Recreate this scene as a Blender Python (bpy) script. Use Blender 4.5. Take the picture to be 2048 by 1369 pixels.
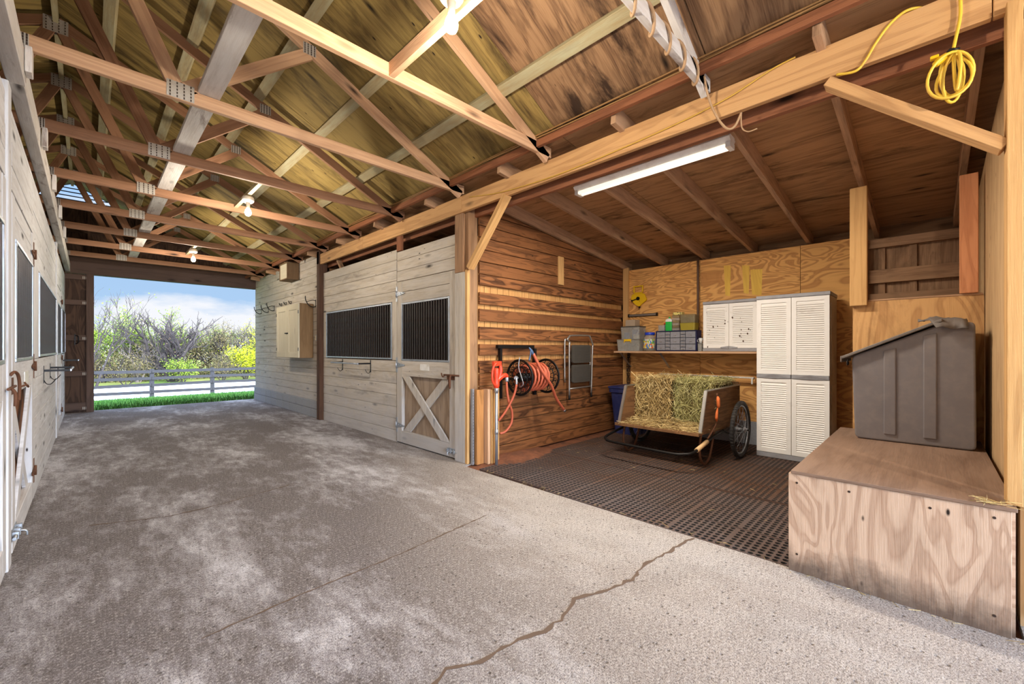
import bpy, math, random
from mathutils import Vector, Matrix
PI = math.pi
C = bpy.context.scene.collection
for o in list(bpy.data.objects):
    bpy.data.objects.remove(o, do_unlink=True)
sc = bpy.context.scene

# ------------------------------------------------------------------ camera
EYE = 1.25
YAW = math.atan2(846, 841)
cd = bpy.data.cameras.new('camera')
cam = bpy.data.objects.new('camera', cd); C.objects.link(cam)
cd.sensor_width = 36.0; cd.sensor_fit = 'HORIZONTAL'
cd.lens = 36.0 * 841 / 2048
cd.shift_y = 14.5 / 2048
cd.clip_start = 0.02; cd.clip_end = 500
cam.location = (0, 0, EYE)
cam.rotation_euler = (PI / 2, 0, -YAW)
sc.camera = cam

# ------------------------------------------------------------------ view
vs = sc.view_settings
vs.view_transform = 'Standard'; vs.look = 'None'; vs.gamma = 1.0
vs.exposure = 0.0
vs.use_curve_mapping = False

# ------------------------------------------------------------------ world (sky + clouds)
SKY_STRENGTH = 1.0
w = bpy.data.worlds.new('sky'); sc.world = w; w.use_nodes = True
nt = w.node_tree; nt.nodes.clear()
def wn(t, **k):
    n = nt.nodes.new(t)
    for a, b in k.items(): setattr(n, a, b)
    return n
out = wn('ShaderNodeOutputWorld'); bg = wn('ShaderNodeBackground')
tc = wn('ShaderNodeTexCoord'); mp = wn('ShaderNodeMapping'); mp.inputs['Scale'].default_value = (1.0, 1.0, 3.2)
mp.inputs['Location'].default_value = (0.35, 0.2, 0.1)
no = wn('ShaderNodeTexNoise'); no.inputs['Scale'].default_value = 2.6; no.inputs['Detail'].default_value = 7; no.inputs['Roughness'].default_value = .55
cr = wn('ShaderNodeValToRGB'); cr.color_ramp.elements[0].position = .47; cr.color_ramp.elements[1].position = .57
sp = wn('ShaderNodeSeparateXYZ')
gr = wn('ShaderNodeValToRGB')
gr.color_ramp.elements[0].position = 0.0; gr.color_ramp.elements[0].color = (.46, .67, .93, 1)
gr.color_ramp.elements[1].position = .6; gr.color_ramp.elements[1].color = (.24, .44, .84, 1)
mx = wn('ShaderNodeMix', data_type='RGBA'); mx.inputs[7].default_value = (.93, .95, 1.0, 1)
nt.links.new(tc.outputs['Generated'], mp.inputs[0]); nt.links.new(mp.outputs[0], no.inputs[0])
nt.links.new(no.outputs[0], cr.inputs[0]); nt.links.new(tc.outputs['Generated'], sp.inputs[0])
nt.links.new(sp.outputs[2], gr.inputs[0]); nt.links.new(cr.outputs[0], mx.inputs[0])
nt.links.new(gr.outputs[0], mx.inputs[6]); nt.links.new(mx.outputs[2], bg.inputs[0])
# sky behind the camera boosted far above the rest to add fill light indoors
REAR_SKY_BOOST = 42.0
m1 = wn('ShaderNodeMath', operation='MULTIPLY', use_clamp=True); m1.inputs[1].default_value = -1.0
nt.links.new(sp.outputs[1], m1.inputs[0])
m2 = wn('ShaderNodeMath', operation='POWER'); m2.inputs[1].default_value = 2.0; nt.links.new(m1.outputs[0], m2.inputs[0])
m3 = wn('ShaderNodeMath', operation='MULTIPLY_ADD'); m3.inputs[1].default_value = REAR_SKY_BOOST
# sky gain raised with height, extra daylight added for the interior
hi = wn('ShaderNodeMapRange'); hi.inputs[1].default_value = .22; hi.inputs[2].default_value = .7; hi.inputs[3].default_value = SKY_STRENGTH; hi.inputs[4].default_value = SKY_STRENGTH*3.2
nt.links.new(sp.outputs[2], hi.inputs[0]); nt.links.new(hi.outputs[0], m3.inputs[2])
nt.links.new(m2.outputs[0], m3.inputs[0]); nt.links.new(m3.outputs[0], bg.inputs[1])
nt.links.new(bg.outputs[0], out.inputs[0])

# ------------------------------------------------------------------ sun and daylight
def light(name, kind, loc, rot=(0, 0, 0), energy=10, color=(1, 1, 1), size=1.0, sy=None, spread=None):
    l = bpy.data.lights.new(name, kind); l.energy = energy; l.color = color
    if kind == 'AREA':
        l.shape = 'RECTANGLE'; l.size = size; l.size_y = sy or size
        if spread: l.spread = spread
    elif kind == 'POINT': l.shadow_soft_size = size
    elif kind == 'SUN': l.angle = size
    o = bpy.data.objects.new(name, l); C.objects.link(o); o.location = loc; o.rotation_euler = rot
    return o
light('sun', 'SUN', (0, -20, 30), (math.radians(60), 0, math.radians(10)), 1.7, (1, .95, .86), .01)
def portal(name, loc, rot, sx, sy):
    l = bpy.data.lights.new(name, 'AREA'); l.shape = 'RECTANGLE'; l.size = sx; l.size_y = sy; l.cycles.is_portal = True
    o = bpy.data.objects.new(name, l); C.objects.link(o); o.location = loc; o.rotation_euler = rot
portal('portal_near_door', (1.3, -5.0, 1.4), (PI/2, 0, 0), 3.3, 2.75)
portal('portal_far_door', (1.5, 12.05, 1.4), (-PI/2, 0, 0), 2.9, 2.75)

# ================================================================== mesh builder
def V(*a): return Vector(a)
class MB:
    def __init__(s): s.v = []; s.f = []; s.uv = []; s.m = []; s.mi = 0; s.sm = []
    def face(s, idx, uvs, smooth=False):
        s.f.append(idx); s.uv.append(uvs); s.m.append(s.mi); s.sm.append(smooth)
    def hexa(s, p, grain=None):
        """8 corners: p[0..3] one end loop, p[4..7] the other end loop (same order)."""
        b = len(s.v); p = [Vector(q) for q in p]; s.v += p
        ex = ((p[4]-p[0]).length, (p[1]-p[0]).length, (p[3]-p[0]).length)
        ctr = sum(p, Vector())/8
        ax = [(p[4]-p[0]), (p[1]-p[0]), (p[3]-p[0])]
        ax = [a.normalized() if a.length > 1e-9 else V(1, 0, 0) for a in ax]
        g = grain if grain is not None else ex.index(max(ex))
        o1, o2 = [i for i in range(3) if i != g]
        for q in ((0,3,2,1), (4,5,6,7), (0,1,5,4), (1,2,6,5), (2,3,7,6), (3,0,4,7)):
            n = (p[q[1]]-p[q[0]]).cross(p[q[2]]-p[q[0]])
            n = n.normalized() if n.length > 1e-12 else V(0,0,1)
            d = [abs(n.dot(a)) for a in ax]; k = d.index(max(d))
            uvs = []
            for i in q:
                r = p[i]-ctr; c = [r.dot(a) for a in ax]
                if k == g: uvs.append((c[o1], c[o2]))
                else:
                    o = o1 if k == o2 else o2
                    uvs.append((c[g], c[o] + (0.31 if k == o1 else 0)))
            s.face([b+i for i in q], uvs)
        return s
    def box(s, x0, y0, z0, x1, y1, z1, grain=None):
        if x0 > x1: x0, x1 = x1, x0
        if y0 > y1: y0, y1 = y1, y0
        if z0 > z1: z0, z1 = z1, z0
        return s.hexa([(x0,y0,z0),(x0,y1,z0),(x0,y1,z1),(x0,y0,z1),(x1,y0,z0),(x1,y1,z0),(x1,y1,z1),(x1,y0,z1)], grain)
    def beam(s, p0, p1, wdt, hgt, up=(0,0,1), ext=0):
        p0 = Vector(p0); p1 = Vector(p1); d = (p1-p0).normalized()
        p0 = p0 - d*ext; p1 = p1 + d*ext
        r = d.cross(Vector(up)).normalized(); u = r.cross(d).normalized()
        a = r*wdt/2; b = u*hgt/2
        L = lambda p: [p-a-b, p-a+b, p+a+b, p+a-b]
        return s.hexa(L(p0)+L(p1), 0)
    def grid(s, pts, nu, nv, smooth=True, flip=False):
        b = len(s.v); s.v += [Vector(p) for p in pts]
        for i in range(nu-1):
            for j in range(nv-1):
                q = [b+i*nv+j, b+(i+1)*nv+j, b+(i+1)*nv+j+1, b+i*nv+j+1]
                if flip: q.reverse()
                s.face(q, [(s.v[k].x+s.v[k].y*.7, s.v[k].z+s.v[k].y*.2) for k in q], smooth)
        return s
    def tube(s, pts, r, n=8, closed=False, caps=True, smooth=True):
        pts = [Vector(p) for p in pts]; m = len(pts)
        rr = list(r) if isinstance(r, (list, tuple)) else [r]*m
        if caps and not closed and 3 <= m <= 14:
            P, Q = [], []
            for i in range(m-1):
                a, b_, c_, d_ = pts[max(i-1, 0)], pts[i], pts[i+1], pts[min(i+2, m-1)]
                for k in range(5):
                    q = k/5
                    P.append(.5*((2*b_)+(c_-a)*q+(2*a-5*b_+4*c_-d_)*q*q+(3*b_-a-3*c_+d_)*q**3)); Q.append(rr[i]*(1-q)+rr[i+1]*q)
            P.append(pts[-1]); Q.append(rr[-1]); pts, rr, m = P, Q, len(P)
        b = len(s.v); prev = None; L = 0
        lens = []
        for i, p in enumerate(pts):
            if closed: d = pts[(i+1) % m]-pts[i-1]
            else: d = pts[min(i+1, m-1)]-pts[max(i-1, 0)]
            d = d.normalized() if d.length > 1e-9 else V(0,0,1)
            if prev is None:
                a = d.orthogonal().normalized()
            else:
                a = prev - d*prev.dot(d)
                a = a.normalized() if a.length > 1e-6 else d.orthogonal().normalized()
            prev = a; c = d.cross(a)
            if i: L += (pts[i]-pts[i-1]).length
            lens.append(L)
            for k in range(n):
                t = 2*PI*k/n
                s.v.append(p+(a*math.cos(t)+c*math.sin(t))*rr[i])
        mm = m if closed else m-1
        for i in range(mm):
            j = (i+1) % m
            for k in range(n):
                l = (k+1) % n
                u0, u1 = lens[i], lens[i]+.1 if j == 0 else lens[j]
                s.face([b+i*n+k, b+i*n+l, b+j*n+l, b+j*n+k], [(u0, k/n*.1), (u0, (k+1)/n*.1), (u1, (k+1)/n*.1), (u1, k/n*.1)], smooth)
        if caps and not closed:
            s.face([b+k for k in reversed(range(n))], [(0, 0)]*n)
            s.face([b+(m-1)*n+k for k in range(n)], [(0, 0)]*n)
        return s
    def rod(s, p0, p1, r, n=8): return s.tube([p0, p1], r, n)
    def lathe(s, ctr, prof, axis='z', n=20, smooth=True):
        """prof: list of (radius, height along axis)"""
        ctr = Vector(ctr); b = len(s.v); m = len(prof)
        for r, h in prof:
            for k in range(n):
                t = 2*PI*k/n; x, y = r*math.cos(t), r*math.sin(t)
                s.v.append(ctr + (V(x,y,h) if axis == 'z' else V(h,x,y) if axis == 'x' else V(y,h,x)))
        for i in range(m-1):
            for k in range(n):
                l = (k+1) % n
                s.face([b+i*n+k, b+i*n+l, b+(i+1)*n+l, b+(i+1)*n+k],
                       [(k/n, prof[i][1]), ((k+1)/n, prof[i][1]), ((k+1)/n, prof[i+1][1]), (k/n, prof[i+1][1])], smooth)
        if prof[0][0] > 1e-5: s.face([b+k for k in reversed(range(n))], [(0, 0)]*n)
        if prof[-1][0] > 1e-5: s.face([b+(m-1)*n+k for k in range(n)], [(0, 0)]*n)
        return s
    def prism(s, poly, d, smooth=False):
        """closed polygon (3D points) extruded by vector d"""
        poly = [Vector(p) for p in poly]; d = Vector(d); n = len(poly); b = len(s.v)
        s.v += poly + [p+d for p in poly]
        nn = d.normalized(); ax = (poly[1]-poly[0]).normalized(); ay = nn.cross(ax)
        uv = [(p.dot(ax), p.dot(ay)) for p in poly]
        s.face([b+i for i in reversed(range(n))], [uv[i] for i in reversed(range(n))])
        s.face([b+n+i for i in range(n)], uv)
        for i in range(n):
            j = (i+1) % n
            s.face([b+i, b+j, b+n+j, b+n+i], [(uv[i][0], 0), (uv[j][0], 0), (uv[j][0], d.length), (uv[i][0], d.length)], smooth)
        return s
    def build(s, name, mat, parent=None, bevel=0, seg=1, smooth=False, subsurf=0):
        me = bpy.data.meshes.new(name)
        off = V(0,0,0); p = parent
        while p is not None: off += p.location; p = p.parent
        me.from_pydata([tuple(v-off) for v in s.v], [], s.f)
        ul = me.uv_layers.new(name='UVMap').data
        flat = [c for u in s.uv for q in u for c in q]
        ul.foreach_set('uv', flat)
        mats = mat if isinstance(mat, (list, tuple)) else [mat]
        for q in mats: me.materials.append(q)
        me.polygons.foreach_set('material_index', s.m)
        me.polygons.foreach_set('use_smooth', [bool(a or smooth) for a in s.sm])
        me.update()
        o = bpy.data.objects.new(name, me); C.objects.link(o)
        if parent is not None: o.parent = parent
        if bevel:
            b = o.modifiers.new('bevel', 'BEVEL'); b.width = bevel; b.segments = seg; b.limit_method = 'ANGLE'; b.harden_normals = False
        if subsurf:
            b = o.modifiers.new('sub', 'SUBSURF'); b.levels = b.render_levels = subsurf
        return o

def tag(o, label=None, cat=None, group=None, kind=None):
    if label: o['label'] = label
    if cat: o['category'] = cat
    if group: o['group'] = group
    if kind: o['kind'] = kind
    return o
def thing(name, loc, label, cat, group=None, kind=None):
    o = bpy.data.objects.new(name, None); C.objects.link(o); o.location = loc
    o.empty_display_size = .1
    return tag(o, label, cat, group, kind)
def copy_tree(o, parent=None, kids=None):
    c = o.copy(); C.objects.link(c)
    if parent is not None: c.parent = parent
    for ch in list(o.children): copy_tree(ch, c)
    return c

# ================================================================== materials
MATS = {}
def newmat(name):
    m = bpy.data.materials.new(name); m.use_nodes = True
    t = m.node_tree; t.nodes.clear()
    o = t.nodes.new('ShaderNodeOutputMaterial'); b = t.nodes.new('ShaderNodeBsdfPrincipled')
    t.links.new(b.outputs[0], o.inputs[0]); MATS[name] = m
    return m, t, b
class NG:
    """tiny node helper"""
    def __init__(s, t): s.t = t
    def n(s, typ, ins=None, **k):
        x = s.t.nodes.new(typ)
        for a, b in k.items(): setattr(x, a, b)
        if ins:
            for a, b in ins.items():
                if hasattr(b, 'links'): s.t.links.new(b, x.inputs[a])
                else: x.inputs[a].default_value = b
        return x
    def math(s, op, a, b=0.5, c=None, clamp=False):
        d = {0: a, 1: b}
        if c is not None: d[2] = c
        return s.n('ShaderNodeMath', d, operation=op, use_clamp=clamp).outputs[0]
    def mix(s, fac, a, b, bt='MIX'):
        x = s.n('ShaderNodeMix', None, data_type='RGBA', blend_type=bt)
        for i, q in ((0, fac), (6, a), (7, b)):
            if hasattr(q, 'links'): s.t.links.new(q, x.inputs[i])
            else: x.inputs[i].default_value = q if i == 0 else (tuple(q)+(1,))[:4]
        return x.outputs[2]
    def ramp(s, fac, stops):
        x = s.n('ShaderNodeValToRGB', {0: fac}); e = x.color_ramp.elements
        while len(e) > 1: e.remove(e[-1])
        for i, (p, c) in enumerate(stops):
            q = e[0] if i == 0 else e.new(p)
            q.position = p; q.color = (c, c, c, 1) if not isinstance(c, tuple) else (tuple(c)+(1,))[:4]
        return x.outputs[0]
    def noise(s, vec, scale, detail=4, rough=.5, dist=0):
        return s.n('ShaderNodeTexNoise', {'Vector': vec, 'Scale': scale, 'Detail': detail, 'Roughness': rough, 'Distortion': dist}).outputs[0]

def lin(c):
    return tuple(((x/255)/12.92 if x/255 <= .04045 else ((x/255+.055)/1.055)**2.4) for x in c)

def wood(name, light_c, dark_c, rings=.5, freq=7.0, fiber=.55, knots=.5, var=.18, rough=.75,
         stain=None, white=None, aspect=9.0, bump=.35, warp=.6, holes=0.0, grime_or_light=None):
    """light/dark in sRGB 0-255. stain=(rgb, amount, scale, lo, hi) ; white = pale weathering (rgb, amount, scale)"""
    if name in MATS: return MATS[name]
    m, t, b = newmat(name); g = NG(t)
    uv = g.n('ShaderNodeUVMap'); uv.uv_map = 'UVMap'
    geo = g.n('ShaderNodeNewGeometry'); obi = g.n('ShaderNodeObjectInfo'); tcn = g.n('ShaderNodeTexCoord')
    rnd = g.math('FRACT', g.math('ADD', geo.outputs['Random Per Island'], obi.outputs['Random']))
    sx = g.n('ShaderNodeSeparateXYZ', {0: uv.outputs[0]})
    off = g.math('MULTIPLY', rnd, 53.0)
    def coord(a, bb, z=0.0):
        return g.n('ShaderNodeCombineXYZ', {0: g.math('MULTIPLY', sx.outputs[0], a), 1: g.math('MULTIPLY', sx.outputs[1], bb), 2: g.math('ADD', off, z)}).outputs[0]
    # contour rings (cathedral grain)
    n1 = g.noise(coord(.9, aspect), 1.0, 2, .45, warp)
    ring = g.math('SINE', g.math('MULTIPLY', n1, freq*6.283))
    ring = g.ramp(g.math('MULTIPLY_ADD', ring, .5, .5), [(0.0, 0.0), (.45, .25), (.8, 1.0), (1, .8)])
    # fibres
    n2 = g.noise(coord(6, 150, 3), 1.0, 4, .6)
    n3 = g.noise(coord(1.5, 30, 9), 1.0, 3, .55)
    f = g.math('ADD', g.math('MULTIPLY', ring, rings), g.math('MULTIPLY', g.math('SUBTRACT', n2, .5), fiber*1.6))
    f = g.math('ADD', f, g.math('MULTIPLY', g.math('SUBTRACT', n3, .5), fiber*1.3))
    f = g.math('MULTIPLY_ADD', g.math('SUBTRACT', rnd, .5), var*1.5, f, clamp=True)
    col = g.mix(f, lin(light_c), lin(dark_c))
    # large scale tone drift
    n4 = g.noise(tcn.outputs['Object'], .9, 3, .6)
    if white:
        wf = g.math('MULTIPLY', g.ramp(g.noise(coord(2.0, 14, 21), 1.2, 5, .7), [(.35, 0.0), (.62, 1.0)]), white[1])
        col = g.mix(wf, col, lin(white[0]))
    if stain:
        sf = g.noise(coord(stain[2], stain[2]*4.0, 31), 1.0, 6, .65, .5)
        sf = g.math('MULTIPLY', g.ramp(sf, [(stain[3], 0.0), (stain[4], 1.0)]), stain[1])
        col = g.mix(sf, col, lin(stain[0]))
    if knots:
        vo = g.n('ShaderNodeTexVoronoi', {'Vector': coord(2.2, 7.5, 5), 'Scale': 1.0, 'Randomness': 1.0})
        rc = g.n('ShaderNodeSeparateColor', {0: vo.outputs['Color']})
        on = g.math('GREATER_THAN', rc.outputs[0], 1.0-knots*.45)
        kd = g.math('ADD', vo.outputs['Distance'], g.math('MULTIPLY', g.math('SUBTRACT', n3, .5), .12))
        kk = g.math('MULTIPLY', g.ramp(kd, [(.05, .95), (.13, 0.5), (.23, 0.0)]), on)
        col = g.mix(kk, col, lin(tuple(x*.33 for x in dark_c)))
    if holes:
        vo2 = g.n('ShaderNodeTexVoronoi', {'Vector': coord(9, 22, 15), 'Scale': 1.0})
        rc2 = g.n('ShaderNodeSeparateColor', {0: vo2.outputs['Color']})
        kk2 = g.math('MULTIPLY', g.ramp(vo2.outputs['Distance'], [(.10, 1.0), (.2, 0.0)]), g.math('GREATER_THAN', rc2.outputs[0], 1.0-holes))
        col = g.mix(kk2, col, lin((38, 26, 18)))
    if grime_or_light:  # tint fading upward: grime on the platform, painted daylight on the stall boards
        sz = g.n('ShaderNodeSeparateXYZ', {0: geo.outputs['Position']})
        gf = g.math('ADD', g.math('MULTIPLY', sz.outputs[2], 1.0/grime_or_light[1]), g.math('MULTIPLY', g.math('SUBTRACT', g.noise(tcn.outputs['Object'], 7, 6, .7), .5), 1.6))
        col = g.mix(g.math('MULTIPLY', g.ramp(gf, [(.15, 1.0), (1.0, 0.0)]), grime_or_light[2]), col, lin(grime_or_light[0]))
    val = g.math('MULTIPLY_ADD', g.math('SUBTRACT', rnd, .5), var, 1.0)
    val = g.math('MULTIPLY_ADD', g.math('SUBTRACT', n4, .5), .35, val)
    hs = g.n('ShaderNodeHueSaturation', {'Color': col, 'Value': val})
    t.links.new(hs.outputs[0], b.inputs['Base Color'])
    b.inputs['Roughness'].default_value = rough
    b.inputs['Specular IOR Level'].default_value = .25
    bp = g.n('ShaderNodeBump', {'Height': g.math('ADD', n2, g.math('MULTIPLY', ring, -.3)), 'Strength': bump, 'Distance': .004})
    t.links.new(bp.outputs[0], b.inputs['Normal'])
    return m

def plain(name, c, rough=.5, metal=0.0, var=.0, spec=.5, dirt=None, alpha=1.0, trans=0.0, noise_scale=14, emit=None, bump=0.0, coat=0):
    if name in MATS: return MATS[name]
    m, t, b = newmat(name); g = NG(t)
    tcn = g.n('ShaderNodeTexCoord')
    col = None
    n1 = g.noise(tcn.outputs['Object'], noise_scale, 5, .6)
    base = lin(c)
    dk = tuple(x*(1-var) for x in base); lt = tuple(min(1, x*(1+var)) for x in base)
    col = g.mix(n1, dk, lt)
    if dirt:
        n2 = g.noise(tcn.outputs['Object'], dirt[2], 6, .65, .3)
        f = g.math('MULTIPLY', g.ramp(n2, [(dirt[3] if len(dirt) > 3 else .45, 0.0), (dirt[4] if len(dirt) > 4 else .7, 1.0)]), dirt[1])
        col = g.mix(f, col, lin(dirt[0]))
    t.links.new(col, b.inputs['Base Color'])
    b.inputs['Roughness'].default_value = rough; b.inputs['Metallic'].default_value = metal
    b.inputs['Specular IOR Level'].default_value = spec
    b.inputs['Alpha'].default_value = alpha; b.inputs['Transmission Weight'].default_value = trans
    if emit:
        b.inputs['Emission Color'].default_value = lin(emit[0])+(1,); b.inputs['Emission Strength'].default_value = emit[1]
    if bump:
        bp = g.n('ShaderNodeBump', {'Height': n1, 'Strength': bump, 'Distance': .01}); t.links.new(bp.outputs[0], b.inputs['Normal'])
    return m

# wood species in the barn
W_stall = wood('weathered_pine', (192, 180, 162), (130, 114, 96), rings=.30, freq=3.5, fiber=.65, knots=.9, grime_or_light=((178, 179, 186), 1.0, .5), var=.16, white=((206, 202, 198), .4, 2), stain=((92, 80, 72), .55, 1.2, .58, .74), holes=.08)  # cool daylight on the lower boards painted into the colour, with whitewash wear
W_left = wood('whitewashed_pine', (212, 211, 212), (146, 140, 138), rings=.25, freq=3.5, fiber=.6, knots=.8, var=.14, white=((232, 234, 238), .55, 2), stain=((112, 102, 96), .4, 1.2, .62, .8), holes=.05)
W_brown = wood('brown_oak_plank', (142, 92, 54), (60, 35, 18), rings=.62, freq=7, fiber=.8, knots=.6, var=.45, stain=((50, 28, 14), .6, .9, .55, .8), aspect=8, holes=.04)
W_back = wood('tan_backing_board', (196, 148, 92), (140, 92, 50), rings=.3, freq=4, fiber=.5, knots=.2, var=.2)
W_ply = wood('honey_plywood', (232, 178, 108), (158, 98, 54), rings=.62, freq=11, fiber=.3, knots=.12, var=.05, aspect=3.2, warp=1.6)
W_plyd = wood('stained_plywood', (204, 158, 104), (146, 98, 58), rings=.5, freq=8, fiber=.35, knots=.1, var=.1, aspect=3.0, warp=1.4, stain=((86, 56, 34), .7, 1.0, .5, .72))
W_box = wood('worn_pale_plywood', (208, 178, 152), (150, 112, 86), rings=.5, freq=7, fiber=.4, knots=.15, var=.03, aspect=3.6, warp=1.3, holes=.12, stain=((112, 88, 70), .5, .8, .56, .76), grime_or_light=((74, 62, 54), .17, .8))
W_top = wood('scuffed_plywood_top', (140, 114, 96), (94, 72, 58), rings=.3, freq=3, fiber=.6, knots=.1, var=.05, aspect=4, stain=((92, 66, 50), .6, 1.0, .45, .7), rough=.5)
W_part = wood('pale_partition_plywood', (192, 158, 116), (150, 114, 76), rings=.35, freq=7, fiber=.5, knots=.08, var=.03, aspect=4, holes=.03)
W_roof = wood('roof_plywood', (150, 116, 84), (72, 48, 32), rings=.4, freq=6, fiber=.9, knots=.25, var=.16, aspect=5, stain=((34, 20, 14), .9, 1.1, .49, .62), rough=.85, holes=.05)
W_roofg = wood('algae_tinted_roof_plywood', (156, 132, 76), (82, 64, 38), rings=.4, freq=5, fiber=.8, knots=.25, var=.22, aspect=5, stain=((48, 36, 22), .8, 1.1, .52, .70), rough=.85, holes=.06)
W_lean = wood('lean_to_deck_plywood', (180, 136, 94), (98, 66, 44), rings=.35, freq=5, fiber=.9, knots=.25, var=.2, aspect=6, stain=((40, 24, 16), .8, 1.3, .54, .70), rough=.85)
W_truss = wood('truss_lumber', (152, 112, 84), (98, 66, 46), rings=.3, freq=4, fiber=.5, knots=.5, var=.22, stain=((92, 60, 42), .5, 1.0, .55, .75), aspect=14)
W_trussl = wood('pale_truss_lumber', (204, 164, 128), (150, 108, 78), rings=.3, freq=4, fiber=.4, knots=.5, var=.1, aspect=14)
W_purlin = wood('mossy_purlin_lumber', (168, 150, 110), (116, 94, 64), rings=.25, freq=4, fiber=.6, knots=.4, var=.25, white=((186, 188, 158), .5, 2), stain=((98, 76, 54), .5, 1, .55, .75), aspect=14)
W_white = wood('flaking_whitewashed_lumber', (204, 196, 188), (150, 136, 126), rings=.15, freq=4, fiber=.5, knots=.2, var=.1, white=((226, 224, 220), .5, 2), stain=((112, 88, 74), .7, 2.0, .56, .68), aspect=12)
W_beam = wood('golden_header_lumber', (204, 158, 106), (146, 100, 60), rings=.4, freq=4, fiber=.4, knots=.4, var=.08, aspect=10)
W_rust = wood('reddish_header_lumber', (144, 92, 62), (84, 48, 30), rings=.4, freq=4, fiber=.4, knots=.3, var=.1, aspect=12)
W_raft = wood('dusty_rafter_lumber', (186, 148, 114), (122, 88, 64), rings=.3, freq=4, fiber=.7, knots=.3, var=.22, aspect=12, stain=((66, 46, 34), .6, 1.5, .5, .72))
W_dark = wood('dark_gable_plywood', (84, 62, 48), (44, 30, 24), rings=.6, freq=8, fiber=.5, knots=.15, var=.2, aspect=3.2, warp=1.4)
W_post = wood('grey_brown_post', (158, 122, 90), (96, 70, 52), rings=.4, freq=4, fiber=.5, knots=.4, var=.15, aspect=9)
W_new = wood('fresh_yellow_lumber', (204, 160, 104), (152, 108, 62), rings=.35, freq=4, fiber=.35, knots=.25, var=.22, aspect=12)
W_head = wood('sooty_far_header', (96, 76, 66), (56, 42, 36), rings=.3, freq=4, fiber=.6, knots=.3, var=.2)
W_pink = wood('pinkish_board', (208, 142, 98), (158, 94, 60), rings=.4, freq=5, fiber=.4, knots=.4, var=.1, aspect=10)
W_interior = wood('stall_interior_board', (132, 98, 68), (70, 48, 32), rings=.4, freq=5, fiber=.5, knots=.3, var=.3, aspect=8)
M_black = plain('black_iron', (30, 28, 28), .45, .6, .2)
M_rail = plain('weathered_fence_grey', (42, 37, 37), .85, 0, .25, bump=.2)
M_galv = plain('galvanised_steel', (176, 182, 190), .4, .75, .15, dirt=((120, 112, 104), .4, 9))
M_bar = plain('oxidised_bar_steel', (58, 52, 50), .5, .5, .3, dirt=((60, 38, 28), .6, 20))
M_rusty = plain('rusty_steel', (108, 70, 48), .75, .4, .35)
M_plate = plain('stamped_plate_steel', (176, 168, 156), .6, .15, .25, noise_scale=60)
M_white = plain('white_enamel', (232, 228, 220), .4, 0, .05, dirt=((170, 150, 120), .5, 6))
M_cab = plain('almond_resin', (247, 244, 238), .45, 0, .03, dirt=((150, 128, 96), .55, 3.5, .62, .8))
M_cabg = plain('grey_resin', (158, 158, 162), .5, 0, .08, dirt=((110, 100, 90), .4, 6))
M_bin = plain('scuffed_grey_plastic', (112, 106, 106), .55, 0, .18, dirt=((138, 128, 120), .35, 16, .45, .75), noise_scale=4)
M_lid = plain('dusty_lid_rubber', (112, 104, 98), .75, 0, .2, dirt=((70, 64, 60), .5, 9))
M_blue = plain('navy_plastic', (34, 42, 92), .5, 0, .15, dirt=((84, 84, 110), .4, 6))
M_yel = plain('yellow_plastic', (236, 190, 20), .45, 0, .08)
M_cord = plain('yellow_cord_rubber', (232, 196, 60), .5, 0, .1, dirt=((196, 128, 60), .5, 5))
M_red = plain('red_enamel', (226, 66, 36), .4, 0, .12)
M_hose = plain('terracotta_hose_rubber', (180, 88, 60), .55, 0, .12)
M_alu = plain('brushed_aluminium', (176, 174, 170), .35, .8, .1)
M_tread = plain('dark_grey_tread_plastic', (70, 66, 60), .75, 0, .2)
M_tire = plain('black_tyre_rubber', (40, 38, 38), .8, 0, .25, dirt=((96, 86, 74), .35, 12))
M_cone = plain('pale_concrete_block', (150, 152, 156), .9, 0, .18, bump=.5, noise_scale=40)
M_soil = plain('red_brown_soil', (124, 76, 50), .95, 0, .35, bump=1.0, noise_scale=22, dirt=((60, 40, 30), .7, 6))
M_rope = plain('old_hemp_rope', (176, 142, 106), .85, 0, .2)
M_wire = plain('tan_cable', (150, 112, 66), .7, 0, .25)
M_wire2 = plain('thin_yellow_cable', (200, 158, 62), .6, 0, .2)
M_porc = plain('white_porcelain', (226, 218, 206), .3, 0, .05)
M_glass = plain('frosted_plastic', (186, 186, 180), .25, 0, .15, alpha=.42)
M_smoke = plain('smoky_clear_plastic', (150, 140, 110), .25, 0, .2, alpha=.5)
M_amber = plain('amber_clear_plastic', (176, 160, 60), .25, 0, .15, alpha=.75)
M_green = plain('green_plastic', (34, 176, 72), .35, 0, .08)
M_darkgap = plain('unlit_cavity_board', (40, 32, 26), .9, 0, .2)
M_screw = plain('dark_screw_head', (60, 44, 34), .6, .3, .1)

# ================================================================== the place: key dimensions
XL, XR = -0.33, 2.93          # faces of the two stall fronts along the aisle
YF, YN = 11.95, -5.0          # far doorway, near doorway (behind the camera)
XB = 6.15                     # back wall of the feed bay
YB0, YB1 = -0.29, 3.55        # the feed bay lies between these cross walls
RX, RZ, SL = -0.23, 4.55, 0.5 # ridge and main roof slope
def roofz(x): return RZ - SL*abs(x-RX)
def leanz(x): return 3.235 - 0.112*x     # underside of the lean-to rafters

def struct(name, mb, mat, parent=None, **k):
    o = mb.build(name, mat, parent, **k)
    if parent is None: o['kind'] = 'structure'
    return o

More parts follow.
